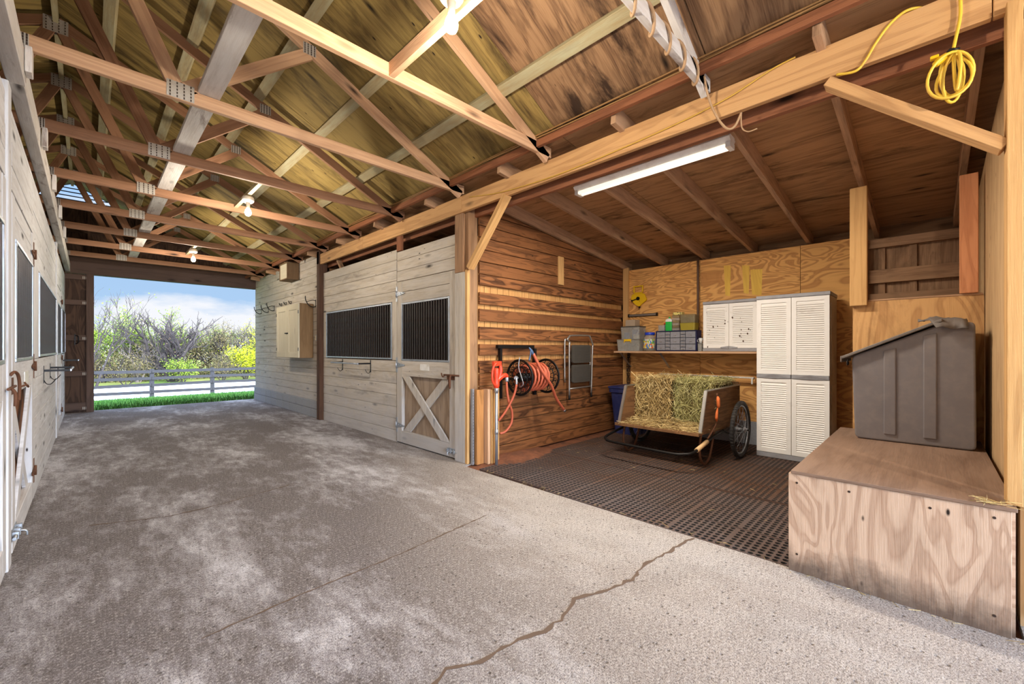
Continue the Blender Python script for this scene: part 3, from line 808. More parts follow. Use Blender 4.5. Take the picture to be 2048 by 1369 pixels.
def dutch_door(nm, x, y0, y1, sgn, mat, backmat, zt, gz0, gz1, nbar, hinge_far, fmat=None, zb=.0, braces=True, hm=None):
    """door in the plane x; sgn = +1 when the stall lies at larger x"""
    d = thing(nm, (x, (y0+y1)/2, 0), None, None, kind='structure')
    e = .045; sw = .13
    B = lambda *a: MB().box(*a)
    B(x, y0, zb+.015, x+sgn*e, y0+sw, zt, 2).build('stile', mat, d, bevel=.003)
    B(x, y1-sw, zb+.015, x+sgn*e, y1, zt, 2).build('stile', mat, d, bevel=.003)
    for a, b in ((zb+.015, zb+.17), (gz0-.20, gz0-.0)):
        B(x, y0+sw+.001, a, x+sgn*e, y1-sw-.001, b, 1).build('rail', mat, d, bevel=.003)
    m = MB(); z = gz1+.005
    while z < zt-.02:
        m.box(x+sgn*.004, y0+sw+.001, z, x+sgn*e, y1-sw-.001, min(z+.14, zt), 1); z += .145
    m.build('top_boards', mat, d, bevel=.002)
    B(x+sgn*(e+.001), y0+.02, zb+.02, x+sgn*(e+.016), y1-.02, gz0-.05, 2).build('back_panel', backmat, d)
    p0, p1 = y0+sw+.06, y1-sw-.06; za, zc = zb+.17+.015, gz0-.20-.02
    if braces:
        def br(a, b, dx):
            a = Vector(a); b = Vector(b)
            MB().beam((x+sgn*dx, a.x, a.y), (x+sgn*dx, b.x, b.y), .02, .13, (1, 0, 0)).build('cross_brace', mat, d, bevel=.002) if False else None
        def cb(ya, yb, dx, wv):
            # board with ends cut square to the rails
            m = MB(); hw = .085
            m.prism([(x+sgn*dx, ya-hw, za-.012), (x+sgn*dx, ya+hw, za-.012), (x+sgn*dx, yb+hw, zc+.018), (x+sgn*dx, yb-hw, zc+.018)], (sgn*.02, 0, 0))
            for i in range(len(m.uv)): m.uv[i] = [(v, u) for u, v in m.uv[i]]
            m.build('cross_brace', mat, d, bevel=.002)
        cb(y0+sw+.085, y1-sw-.085, .0, 0); cb(y1-sw-.085, y0+sw+.085, .022, 0)
    grille(d, x-sgn*.008, y0+sw-.004, y1-sw+.004, gz0, gz1, nbar, sgn, fmat=fmat)
    yh, yd = (y1, 1) if hinge_far else (y0, -1)
    for z in (zt-.16, gz0-.06, zb+.24):
        if z < zt: strap_hinge(d, x, yh+.0*yd, z, sgn, yd, hm or M_galv)
    return d
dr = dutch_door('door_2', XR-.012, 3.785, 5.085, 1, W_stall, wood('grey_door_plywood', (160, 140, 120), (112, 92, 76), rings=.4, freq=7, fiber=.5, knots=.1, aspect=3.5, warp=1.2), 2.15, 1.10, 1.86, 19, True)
slide_bolt(dr, XR-.012, 3.87, .09, 1, .17); 
m = MB(); m.box(XR-.016, 4.32, .985, XR-.012, 4.52, 1.065); m.build('name_plate', M_white, dr, bevel=.002)
m = MB(); m.box(XR-.02, 3.80, .90, XR-.012, 3.95, .95); m.rod((XR-.04, 3.70, .955), (XR-.04, 3.98, .955), .010)
m.tube([(XR-.04, 3.84, .955), (XR-.06, 3.84, .93), (XR-.06, 3.84, .83), (XR-.05, 3.86, .82), (XR-.05, 3.88, .93)], .011, 8)
m.tube([(XR-.03, 3.98, .95), (XR-.05, 3.99, .93), (XR-.03, 4.04, .95), (XR-.02, 4.06, .97)], .007, 6)
m.build('door_latch', M_rusty, dr, bevel=.001)
gp = thing('bar_grille', (XR, 6.35, 1.12), 'wide galvanised bar grille in the fixed panel left of the right stall door', 'grille')
grille(gp, XR-.018, 5.22, 7.47, 1.11, 1.89, 34, 1)
for i, (a, b, n) in enumerate(((5.84, 8.66, 44), (10.45, 11.80, 22))):
    gp = thing('bar_grille', (XL, (a+b)/2, 1.18), ['long dark bar grille in the left stall front beyond the nearest braced door', 'dark bar grille in the left stall front nearest the far doorway'][i], 'grille')
    grille(gp, XL+.012, a, b, 1.18, 1.96, n, -1)
dl = dutch_door('door_3', XL+.004, 3.93, 5.30, -1, W_left, W_brown, 2.20, 1.17, 1.94, 22, True, hm=M_rusty)
slide_bolt(dl, XL+.004, 3.99, .13, -1, .22)
m = MB(); x = XL+.004
m.box(x, 3.80, .98, x+.006, 3.92, 1.08)
m.tube([(x+.01, 3.70, 1.10), (x+.025, 3.71, 1.12), (x+.035, 3.76, 1.10), (x+.038, 3.80, 1.04), (x+.035, 3.81, .95)], .008, 8)
m.rod((x+.015, 3.58, 1.03), (x+.015, 3.88, 1.03), .008); m.tube([(x+.02, 3.64, 1.03), (x+.035, 3.64, 1.0), (x+.035, 3.64, .93)], .008, 8)
m.tube([(x+.005, 4.3, 1.0), (x+.03, 4.32, 1.01), (x+.03, 4.42, .99), (x+.01, 4.46, 1.02)], .006, 6)
m.build('door_latch', M_rusty, dl, bevel=.001)
m = MB(); m.box(XL+.005, 4.55, 1.0, XL+.010, 4.80, 1.09); m.build('name_plate', M_white, dl)
dutch_door('door_4', XL+.004, 2.36, 3.655, -1, W_left, W_brown, 2.20, 1.17, 1.94, 20, False, hm=M_rusty)
dutch_door('door_5', XL+.004, 8.84, 10.31, -1, W_left, W_brown, 2.20, 1.17, 1.94, 20, True, hm=M_rusty)

# ================================================================== lamps
M_bulb = plain('glowing_bulb_glass', (255, 236, 200), .3, emit=((255, 214, 150), 40.0))
BULB_W = 72.0
def ceiling_lamp(x, y, z, label, power):
    t = thing('ceiling_lamp', (x, y, z), label, 'lamp', 'bare bulb ceiling lamps')
    m = MB(); m.lathe((x, y, z-.075), [(.045, 0), (.06, .02), (.062, .045), (.05, .072)], n=20); m.build('lamp_base', M_porc, t)
    m = MB(); m.lathe((x, y, z-.135), [(.018, 0), (.02, .03), (.022, .06)], n=14); m.build('socket', M_porc, t)
    prof = [(.0, -.092), (.014, -.090), (.026, -.081), (.033, -.064), (.034, -.048), (.028, -.026), (.018, -.008), (.015, 0)]
    b = MB().lathe((x, y, z-.135), prof, n=18).build('bulb', M_bulb, t)
    l = bpy.data.lights.new('bulb_light', 'POINT'); l.energy = power; l.color = (1, .89, .74); l.shadow_soft_size = .05
    lo = bpy.data.objects.new('bulb_light', l); C.objects.link(lo); lo.parent = t; lo.location = (0, 0, -.30)
ceiling_lamp(1.262, 1.676, 3.04, 'bare glowing bulb in a white porcelain holder, nearest and largest in the roof', BULB_W)
ceiling_lamp(1.28, 5.52, 2.998, 'bare glowing bulb midway down the aisle ceiling', BULB_W)
ceiling_lamp(1.28, 9.09, 2.998, 'bare glowing bulb farthest away by the end doorway', BULB_W)
ceiling_lamp(1.336, -1.9, 2.95, 'extra bare bulb added unseen over the aisle behind the camera', BULB_W*2.6)  # lamp added behind the camera, stronger than the rest, to brighten the aisle
tag(MB().box(1.316, -3.0, 2.953, 1.355, 1.02, 3.042, 1).build('lamp_board', W_trussl), 'added pale board over the camera carrying the added rear bulb', 'board')

# shop light under the lean-to rafters
t = thing('fluorescent_fixture', (3.40, 1.76, 2.79), 'long white fluorescent shop light under the sloping rafters of the feed bay', 'lamp')
m = MB(); z = leanz(3.40)-.01
m.prism([(3.33, 1.05, z-.012), (3.47, 1.05, z-.012), (3.435, 1.05, z-.05), (3.365, 1.05, z-.05)], (0, 1.42, 0)); m.box(3.35, 1.05, z-.012, 3.45, 2.47, z+.006)
m.build('fixture_body', M_white, t)
M_tube = plain('lit_tube_glass', (255, 246, 230), .4, emit=((255, 244, 226), 1.0))
for i, x in enumerate((3.372, 3.428)):
    MB().rod((x, 1.09, z-.068), (x, 2.43, z-.068), .016, 10).build('lamp_tube', M_tube, t)
for y in (1.05, 2.43): MB().box(3.35, y, z-.085, 3.45, y+.035, z-.045).build('tube_holder', M_white, t)
l = bpy.data.lights.new('bay_fill_light', 'AREA'); l.shape = 'RECTANGLE'; l.size = .08; l.size_y = 1.3; l.energy = 96; l.color = (1, .91, .78)  # area lamp added below the tubes to brighten the bay
lo = bpy.data.objects.new('bay_fill_light', l); C.objects.link(lo); lo.parent = t; lo.location = (0, 0, z-.09-2.79)

# ================================================================== plywood platform and feed bin
t = thing('plywood_platform', (3.7, .15, 0), 'low plywood platform box with a scuffed top, beside the partition at the right', 'platform')
for i in [0]:
    m = MB(); m.box(2.80, -.25, .0, 2.815, .57, .548, 2); m.build('front_panel', W_box, t, bevel=.0015)
    m = MB(); m.box(2.817, .555, .0, 4.64, .57, .548, 0); m.build('side_panel', W_box, t, bevel=.0015)
    m = MB(); m.box(2.817, -.262, .0, 4.64, -.245, .548, 0).box(4.625, -.24, 0, 4.64, .553, .548, 1); m.build('inner_panel', W_box, t)
    m = MB(); m.box(2.792, -.266, .5495, 4.65, .558, .567, 0); m.build('top_sheet', W_top, t, bevel=.002)
    for y, z in ((.53, .50), (.30, .505), (-.0, .50), (-.20, .51), (.53, .10), (-.20, .08)):
        MB().rod((2.801, y, z), (2.7985, y, z), .006, 10).build('screw', M_screw, t)
t = thing('feed_bin', (4.38, .1, .568), 'big scuffed grey plastic feed bin with a sloping lid on the plywood platform', 'bin')
prof = [(.41, .57), (.425, .60), (.43, 1.195), (-.055, 1.425), (-.175, 1.435), (-.215, 1.40), (-.225, .62), (-.205, .57)]
def rnd_poly(P, r=.03, n=4):
    out = []; N = len(P)
    for i in range(N):
        p = Vector(P[i]); a = (Vector(P[i-1])-p); b = (Vector(P[(i+1) % N])-p)
        rr = min(r, a.length*.45, b.length*.45); a = p+a.normalized()*rr; b = p+b.normalized()*rr
        for k in range(n+1):
            q = k/n; out.append(a.lerp(p, q).lerp(p.lerp(b, q), q))
    return out
pp = rnd_poly([(a, b) for a, b in [(.41, .57), (.43, 1.195), (-.055, 1.425), (-.215, 1.435), (-.22, .57)]], .035)
m = MB(); m.prism([(4.16, a, b) for a, b in pp], (.46, 0, 0)); m.build('bin_body', M_bin, t, bevel=.012, seg=3)
m = MB()
for a, b, zt_ in ((.245, .175, 1.24), (.035, -.035, 1.345)):
    q = [(4.150, a, .62), (4.150, a, zt_), (4.150, b, zt_+.02), (4.150, b, .62)]
    m.prism(q, (.014, 0, 0))
m.build('bin_rib', M_bin, t, bevel=.008, seg=2)
m = MB(); m.prism([(4.12, .49, 1.195), (4.12, -.06, 1.462), (4.12, -.06, 1.440), (4.12, .49, 1.172)], (.54, 0, 0))
m.prism([(4.118, .495, 1.198), (4.118, .495, 1.15), (4.118, .485, 1.15), (4.118, .485, 1.198)], (.545, 0, 0))
m.build('bin_lid', M_lid, t, bevel=.004)
m = MB(); m.tube([(4.13, .45, 1.17), (4.11, .452, 1.15), (4.11, .45, 1.13), (4.12, .445, 1.14), (4.13, .45, 1.16)], .005, 6); m.build('lid_clip', M_black, t)
m = MB(); pts = []
rnd = random.Random(3)
for i in range(9):
    for j in range(7):
        y = .06-.24*i/8; x = 4.105+.2*j/6
        zz = 1.475-.02*max(0, (i-3)/5) - (.07*max(0, (2-j)/2)**1.2*(1 if i > 2 else .2)) + .008*math.sin(i*1.9+j) + (-.015 if i < 2 else 0)
        pts.append((x + (.03 if j == 0 else 0)*math.sin(i*1.3), y, zz))
m.grid(pts, 9, 7, True); o = m.build('torn_rubber_flap', M_lid, t); q = o.modifiers.new('s', 'SOLIDIFY'); q.thickness = .006

# ================================================================== rubber mats
M_mat = None
def mat_rubber():
    m, t, b = newmat('dusty_rubber_mat'); g = NG(t)
    geo = g.n('ShaderNodeNewGeometry')
    n1 = g.noise(geo.outputs['Position'], 1.3, 5, .6, .4); n2 = g.noise(geo.outputs['Position'], 30, 4, .6)
    sx = g.n('ShaderNodeSeparateXYZ', {0: geo.outputs['Position']})
    front = g.ramp(g.math('ADD', sx.outputs[0], g.math('MULTIPLY', n1, .8)), [(.0, 0.0), (1.0, 1.0)])
    fx = g.math('MULTIPLY_ADD', sx.outputs[0], .8, -2.6, clamp=True)
    f = g.math('ADD', g.math('MULTIPLY', fx, .6), g.ramp(n1, [(.35, -0.0), (.65, .55)]), clamp=True)
    c = g.mix(f, lin((86, 75, 74)), lin((84, 54, 34)))
    c = g.mix(g.math('MULTIPLY', g.ramp(n2, [(.5, 0.0), (.75, 1.0)]), .4), c, lin((116, 94, 76)))
    t.links.new(c, b.inputs['Base Color']); b.inputs['Roughness'].default_value = .72
    return m
M_mat = mat_rubber()
def make_mat(nx, ny, p):
    """perforated mat nx by ny holes, pitch p, with solid ribs every 8 holes; local origin at a corner"""
    m = MB(); r = p*.39; th = .016; n = 8
    def col(i): return i*p + (i//8)*.016
    W, H = col(nx)+.0, col(ny)+.0
    for i in range(nx):
        for j in range(ny):
            x0, y0 = col(i), col(j); cx, cy = x0+p/2, y0+p/2
            x1 = x0+p + (.016 if (i+1) % 8 == 0 and i+1 < nx else 0); y1 = y0+p + (.016 if (j+1) % 8 == 0 and j+1 < ny else 0)
            b = len(m.v)
            out = [(x1, cy), (x1, y1), (cx, y1), (x0, y1), (x0, cy), (x0, y0), (cx, y0), (x1, y0)]
            for q in out: m.v.append(V(q[0], q[1], th))
            for k in range(n):
                a = PI/4*k; m.v.append(V(cx+r*math.cos(a), cy+r*math.sin(a), th))
            for k in range(n):
                a = PI/4*k; m.v.append(V(cx+r*math.cos(a), cy+r*math.sin(a), 0))
            for k in range(n):
                l = (k+1) % n
                m.face([b+k, b+l, b+8+l, b+8+k], [(0, 0)]*4); m.mi = 1; m.face([b+8+k, b+8+l, b+16+l, b+16+k], [(0, 0)]*4, True); m.mi = 0
    b = len(m.v)
    # raised rib bars and the rim
    for i in range(8, nx, 8): m.box(col(i)-.013, 0, th, col(i)-.003, H, th+.004)
    m.box(-.006, -.006, 0, 0, H+.006, th+.002).box(W, -.006, 0, W+.006, H+.006, th+.002).box(0, -.006, 0, W, 0, th+.002).box(0, H, 0, W, H+.006, th+.002)
    return m, W, H
mm, MW, MH = make_mat(24, 20, .0440)
mat0 = mm.build('rubber_mat', [M_mat, plain('clean_black_rubber', (30, 27, 27), .8, 0, .2)])
rowsn = ['front', 'middle', 'back']; colsn = ['nearest the plywood platform', 'in the centre of the bay', 'towards the brown plank wall']
k = 0
for i, x in enumerate((2.845, 3.965, 5.085)):
    for j, y in enumerate((.585, 1.50, 2.42)):
        o = mat0 if k == 0 else mat0.copy()
        if k: C.objects.link(o)
        dx = .28 if (j == 2 and i == 0) else 0
        if j == 2 and i == 2: dx = -.04
        o.location = (x + (.04 if (i == 0 and j == 2) else 0), y, -.0175 + (.003*(k % 2)))
        o.rotation_euler = (0, 0, [.004, -.006, .005, -.004, .006, .003, -.003, .004, 0][k])
        tag(o, 'brown dusty perforated rubber mat, %s row, %s' % (rowsn[i], colsn[j]), 'mat', 'rubber floor mats in the feed bay'); k += 1

# ================================================================== garden cart with hay
CY0, CY1 = 1.70, 2.66
t = thing('garden_cart', (5.1, 2.18, 0), 'wooden two-wheeled hay cart with a tubular handle, in front of the plywood wall', 'cart')
W_cart = wood('weathered_cart_plywood', (138, 100, 66), (70, 46, 30), rings=.4, freq=6, fiber=.7, knots=.2, stain=((46, 32, 22), .6, 1.5, .5, .72))
for y, s_ in ((CY0, 1), (CY1, -1)):
    q = MB(); q.prism([(4.50, y, .365), (5.78, y, .31), (5.78, y, .80), (4.66, y, .80)], (0, s_*.014, 0)); pnl = q.build('side_panel', W_cart, t)
    e = MB(); e.beam((4.50, y+s_*.004, .37), (4.66, y+s_*.004, .80), .03, .022, (1, 0, 0)).beam((4.66, y+s_*.004, .803), (5.78, y+s_*.004, .803), .026, .014); e.build('edge_strip', M_alu, pnl)
q = MB(); q.box(5.766, CY0+.015, .30, 5.782, CY1-.015, .84, 1); q.build('back_panel', W_cart, t)
q = MB(); q.hexa([(4.44, CY0, .352), (4.44, CY1, .352), (4.44, CY1, .368), (4.44, CY0, .368), (5.78, CY0, .295), (5.78, CY1, .295), (5.78, CY1, .311), (5.78, CY0, .311)]); q.build('cart_floor', W_cart, t)
q = MB(); q.box(4.425, CY0-.01, .345, 4.44, CY1+.01, .378, 1); q.build('front_lip', W_cart, t, bevel=.002)
# handle: one bent tube running round the front
h = [(5.35, CY1+.02, .33), (4.75, CY1+.02, .30), (4.30, CY1+.03, .24), (4.19, CY1-.02, .215), (4.17, CY1-.12, .205), (4.17, 2.2, .195), (4.17, CY0+.17, .19), (4.20, CY0+.06, .195), (4.30, CY0-.02, .215), (4.75, CY0-.025, .29), (5.35, CY0-.025, .33)]
q = MB(); q.tube(h, .015, 10); hd = q.build('handle', M_black, t)
q = MB(); q.tube([(4.34, CY0-.021, .222), (4.62, CY0-.024, .269)], .0225, 12); q.build('taped_grip', plain('masking_tape_grip', (206, 170, 122), .7, 0, .1), hd)
for y in (CY0+.03, CY1-.03):
    q = MB(); q.tube([(4.60, y, .36), (4.56, y, .20), (4.58, y, .09), (4.66, y, .015), (4.74, y, .012), (4.84, y, .06), (4.92, y, .2), (4.98, y, .34)], .013, 8); q.build('leg', M_rusty, t)
q = MB(); q.tube([(4.62, CY0-.03, .30), (4.88, CY0-.035, .45), (4.90, CY0-.03, .62), (4.90, CY0-.03, .76)], .009, 6); q.build('side_strut', M_rusty, t)
q = MB(); q.tube([(4.885, CY0-.04, .73), (4.87, CY0-.05, .70), (4.88, CY0-.05, .63), (4.90, CY0-.04, .60)], [.006, .020, .018, .005], 8); q.tube([(4.88, CY0-.04, .60), (4.83, CY0-.05, .55), (4.82, CY0-.05, .50), (4.85, CY0-.04, .46)], [.006, .014, .016, .006], 8)
tag(q.build('knotted_strap', plain('orange_strap', (224, 116, 56), .7, 0, .15)), 'orange knotted strap tied to the right side of the hay cart', 'strap')
def wheel(y):
    cx, cz, R = 5.30, .325, .325
    tr = MB(); n = 40
    tr.tube([(cx+(R-.024)*math.cos(2*PI*i/n), y, cz+(R-.024)*math.sin(2*PI*i/n)) for i in range(n)], .024, 10, closed=True)
    for i in range(56):
        a = 2*PI*i/56
        tr.box(-.004, -.016, -.004, .004, .016, .004)
        for k in range(8):
            v = tr.v[-8+k]; v = V(v.x, v.y, v.z+R-.001)
            tr.v[-8+k] = V(cx+v.x*math.sin(a)*0+v.z*math.cos(a)-v.x*math.sin(a), y+v.y, cz+v.z*math.sin(a)+v.x*math.cos(a))
    w_ = tr.build('tyre', M_tire, t)
    r = MB(); r.tube([(cx+(R-.052)*math.cos(2*PI*i/n), y, cz+(R-.052)*math.sin(2*PI*i/n)) for i in range(n)], .010, 8, closed=True); r.build('rim', M_galv, t)
    hb = MB(); hb.lathe((cx, y, cz), [(.014, -.07), (.024, -.05), (.036, -.045), (.036, -.038), (.02, -.03), (.02, .03), (.036, .038), (.036, .045), (.024, .05), (.014, .07)], 'y', 16); hb.build('hub', M_galv, t)
    s0 = None
    for i in range(28):
        a = 2*PI*i/28; sd = 1 if i % 2 else -1; tw = .35*(1 if (i//2) % 2 else -1)
        m = MB(); m.rod((cx+.03*math.cos(a+tw*2.5), y+sd*.04, cz+.03*math.sin(a+tw*2.5)), (cx+(R-.055)*math.cos(a), y, cz+(R-.055)*math.sin(a)), .0018, 4); m.build('spoke', M_galv, t)
wheel(CY0-.15); wheel(CY1+.13)
q = MB(); q.rod((5.30, CY0-.24, .325), (5.30, CY1+.22, .325), .010, 8)
for y in (CY0-.03, CY1+.03): q.tube([(5.08, y, .33), (5.30, y, .27), (5.52, y, .31)], .012, 6)
q.build('axle', M_black, t)

# hay
def straw_mat(nm, cs):
    m, tt, b = newmat(nm); g = NG(tt)
    geo = g.n('ShaderNodeNewGeometry')
    c = g.ramp(geo.outputs['Random Per Island'], [(i/(len(cs)-1), lin(q)) for i, q in enumerate(cs)])
    tt.links.new(c, b.inputs['Base Color']); b.inputs['Roughness'].default_value = .7; b.inputs['Specular IOR Level'].default_value = .2
    return m
M_hay = straw_mat('dry_hay_stalks', [(96, 72, 42), (196, 168, 110), (236, 214, 158), (140, 114, 70), (214, 192, 130)])
M_hayg = straw_mat('greenish_hay_stalks', [(92, 84, 50), (184, 180, 120), (224, 214, 156), (136, 132, 78), (204, 194, 128)])
M_core = plain('packed_hay', (104, 84, 50), .95, 0, .4, bump=1.0, noise_scale=60)
def strand(m, p, d, L, wd, rnd, bend=.3, nn=3):
    d = d.normalized(); sd = d.cross(Vector((rnd.uniform(-1, 1), rnd.uniform(-1, 1), rnd.uniform(-1, 1))))
    sd = sd.normalized() if sd.length > 1e-4 else d.orthogonal().normalized()
    bd = d.cross(sd); b = len(m.v); bb = rnd.uniform(-bend, bend)
    for i in range(nn+1):
        q = i/nn-.5; c = p + d*L*q + bd*(bb*L*(.25-q*q))
        w2 = wd*(1-.5*abs(q)); m.v += [c-sd*w2/2, c+sd*w2/2]
    for i in range(nn): m.face([b+2*i, b+2*i+1, b+2*i+3, b+2*i+2], [(0, 0)]*4, True)
def hay_bale(x0, y0, z0, x1, y1, z1, label, mat, seed, n=2600):
    rnd = random.Random(seed); t = thing('hay_bale', ((x0+x1)/2, (y0+y1)/2, z0), label, 'hay', 'hay bales in the cart')
    m = MB(); nx = 14; N = 14
    def lump(p): return p + V(math.sin(p.y*31+p.z*17+seed), math.sin(p.x*23+p.z*29), math.sin(p.x*19+p.y*37+seed))*.012
    e = .02
    m.hexa([(x0+e, y0+e, z0), (x0+e, y1-e, z0), (x0+e, y1-e, z1-e), (x0+e, y0+e, z1-e), (x1-e, y0+e, z0), (x1-e, y1-e, z0), (x1-e, y1-e, z1-e), (x1-e, y0+e, z1-e)])
    m.build('bale_core', M_core, t, bevel=.03, seg=3)
    m = MB()
    for i in range(n):
        k = rnd.random(); L = rnd.uniform(.06, .19)
        y, z, x = rnd.uniform(y0, y1), rnd.uniform(z0, z1), rnd.uniform(x0, x1)
        if k < .50:
            fl = math.floor((y-y0)/.09); p = V(x0+rnd.uniform(-.008, .02)+.012*math.sin(y*46+seed), y, z); d = V(rnd.uniform(-.25, .2), rnd.uniform(-.7, .7), rnd.uniform(-1, 1))
        elif k < .86:
            p = V(x, y, z1+rnd.uniform(-.02, .022)+.014*math.sin(x*20+y*33)); d = V(rnd.uniform(-1, 1), rnd.uniform(-1, 1), rnd.uniform(-.2, .22))
        elif k < .93: p = V(x, y0+rnd.uniform(-.004, .01), z); d = V(rnd.uniform(-1, 1), 0, rnd.uniform(-1, 1))
        else: p = V(x0+rnd.uniform(-.0, .04), y, z1+rnd.uniform(-.03, .03)); d = V(rnd.uniform(-1, .4), rnd.uniform(-1, 1), rnd.uniform(-.8, .6))
        strand(m, p, d, L, rnd.uniform(.003, .0062), rnd)
    m.build('hay_stalks', mat, t)
    return t
hay_bale(4.86, 2.19, .345, 5.72, 2.63, .885, 'tan hay bale on the left of the cart', M_hay, 11)
hay_bale(4.94, 1.73, .335, 5.72, 2.17, .875, 'greener hay bale on the right of the cart', M_hayg, 12)
m = MB(); rnd = random.Random(31)
for i in range(1500):
    x = rnd.uniform(4.44, 4.92); y = rnd.uniform(CY0+.03, CY1-.03)
    hh = .375 + max(0, (x-4.55))*.20*(1 if y > 2.1 else .5)*rnd.random()
    strand(m, V(x, y, hh+rnd.uniform(0, .012)), V(rnd.uniform(-1, 1), rnd.uniform(-1, 1), rnd.uniform(-.12, .15)), rnd.uniform(.05, .15), rnd.uniform(.0022, .0042), rnd)
tag(m.build('loose_hay', M_hay), 'loose hay spilled over the front floor of the cart', 'hay', kind='stuff')
m = MB()
for i in range(140):
    if i < 60: x, y, z = rnd.uniform(2.84, 2.90), rnd.uniform(.6, 3.3), .003
    elif i < 110: x, y, z = rnd.uniform(3.2, 5.2), rnd.uniform(.8, 3.2), .005
    else: x, y, z = 2.80-abs(rnd.gauss(0, .02))-.004, rnd.uniform(-.3, .6), .003
    strand(m, V(x, y, z), V(rnd.uniform(-1, 1), rnd.uniform(-1, 1), rnd.uniform(0, .08)), rnd.uniform(.015, .06), .0025, rnd)
for i in range(26): strand(m, V(2.80-.004+rnd.uniform(-.01, .02), rnd.uniform(-.26, -.14), .568+rnd.uniform(.0, .02)), V(rnd.uniform(-1, .4), rnd.uniform(-1, 1), rnd.uniform(-.3, .2)), rnd.uniform(.05, .12), .0028, rnd)
tag(m.build('scattered_hay', M_hay), 'stray wisps of hay scattered over mats and platform edge', 'hay', kind='stuff')

# blue bin
t = thing('trash_can', (5.76, 3.18, 0), 'navy plastic bin standing in the corner behind the hay cart', 'bin')
def sqring(cx, cy, hx, hy, z, r=.05, n=4):
    P = rnd_poly([(cx-hx, cy-hy), (cx+hx, cy-hy), (cx+hx, cy+hy), (cx-hx, cy+hy)], r, n); return [(p.x, p.y, z) for p in P]
def loft(m, rings, capb=True, capt=True, smooth=False):
    n = len(rings[0]); b = len(m.v)
    for r in rings: m.v += [Vector(p) for p in r]
    for i in range(len(rings)-1):
        for k in range(n):
            l = (k+1) % n; m.face([b+i*n+k, b+i*n+l, b+(i+1)*n+l, b+(i+1)*n+k], [(k*.1, i*.1)]*4, smooth)
    if capb: m.face([b+k for k in reversed(range(n))], [(0, 0)]*n)
    if capt: m.face([b+(len(rings)-1)*n+k for k in range(n)], [(0, 0)]*n)
    return m
cx, cy = 5.76, 3.19
m = MB(); loft(m, [sqring(cx, cy, .19, .18, -.012), sqring(cx, cy, .235, .225, .60), sqring(cx, cy, .255, .245, .605), sqring(cx, cy, .258, .248, .665)])
for q in (-.12, 0, .12):
    m.hexa([(cx-.19-.006, cy+q-.03, .05), (cx-.19-.006, cy+q+.03, .05), (cx-.18, cy+q+.03, .05), (cx-.18, cy+q-.03, .05), (cx-.235-.008, cy+q-.03, .56), (cx-.235-.008, cy+q+.03, .56), (cx-.22, cy+q+.03, .56), (cx-.22, cy+q-.03, .56)])
m.build('bin_body', M_blue, t, bevel=.004)
m = MB(); loft(m, [sqring(cx, cy, .268, .258, .666), sqring(cx, cy, .268, .258, .69), sqring(cx, cy, .24, .23, .70)]); m.build('bin_lid', M_blue, t, bevel=.004)

# ================================================================== cabinets
def louvre_door(parent, x, y0, y1, z0, z1, mat, name='door'):
    """resin door facing -x with fine louvres"""
    e = .045
    m = MB()
    m.box(x, y0, z0, x+.02, y0+e, z1).box(x, y1-e, z0, x+.02, y1, z1).box(x, y0+e, z0, x+.02, y1-e, z0+e).box(x, y0+e, z1-e, x+.02, y1-e, z1)
    m.box(x+.014, y0+e, z0+e, x+.02, y1-e, z1-e)
    z = z0+e; p = .0235
    while z+p <= z1-e+.001:
        m.hexa([(x+.001, y0+e, z+.002), (x+.001, y1-e, z+.002), (x+.004, y1-e, z+.007), (x+.004, y0+e, z+.007), (x+.014, y0+e, z+p-.004), (x+.014, y1-e, z+p-.004), (x+.015, y1-e, z+p), (x+.015, y0+e, z+p)], 1)
        z += p
    return m.build(name, mat, parent)
t = thing('tall_cabinet', (5.78, 1.10, 0), 'tall white resin cabinet with louvred doors against the plywood wall', 'cabinet')
X0, Y0, Y1 = 5.55, .755, 1.452
m = MB(); m.box(X0+.022, Y0, .0, 6.02, Y1, 1.83); m.box(X0+.07, Y0-.006, .12, 5.96, Y0, .86); m.box(X0+.07, Y0-.006, .98, 5.96, Y0, 1.76)
m.build('cabinet_body', plain('tan_resin_side', (206, 190, 164), .5, 0, .06, dirt=((140, 110, 76), .6, 3, .45, .7)), t, bevel=.006, seg=2)
m = MB(); m.box(X0-.006, Y0-.006, 1.832, 6.02, Y1+.004, 1.872); m.build('top_cap', M_cabg, t, bevel=.006, seg=2)
m = MB(); m.box(X0+.004, Y0-.002, -.0, X0+.02, Y1, .055); m.build('plinth', M_cabg, t, bevel=.003)
ym = (Y0+Y1)/2
for a, b in ((Y0+.003, ym-.003), (ym+.003, Y1-.003)):
    for z0, z1 in ((.06, .915), (.965, 1.828)):
        dd = louvre_door(t, X0, a, b, z0, z1, M_cab)
    m = MB(); m.prism([(X0-.010, a, .918), (X0-.018, (a+b)/2, .915), (X0-.010, b, .918), (X0-.010, b, .962), (X0-.022, (a+b)/2, .968), (X0-.010, a, .962)], (.03, 0, 0)); m.build('handle_band', M_cabg, dd, bevel=.004)
t = thing('wall_cabinet', (5.97, 1.84, 1.24), 'small white louvred cabinet with paint flecks standing on the shelf', 'cabinet')
X0, Y0, Y1 = 5.82, 1.515, 2.165
m = MB(); m.box(X0+.022, Y0, 1.235, 6.13, Y1, 1.845); m.build('cabinet_body', M_cab, t, bevel=.005)
m = MB(); m.box(X0-.004, Y0-.004, 1.847, 6.13, Y1+.004, 1.885); m.build('top_cap', M_cabg, t, bevel=.005)
m = MB(); m.box(X0-.004, Y0-.004, 1.222, 6.13, Y1+.004, 1.262); m.build('base_cap', M_cabg, t, bevel=.005)
ym = (Y0+Y1)/2
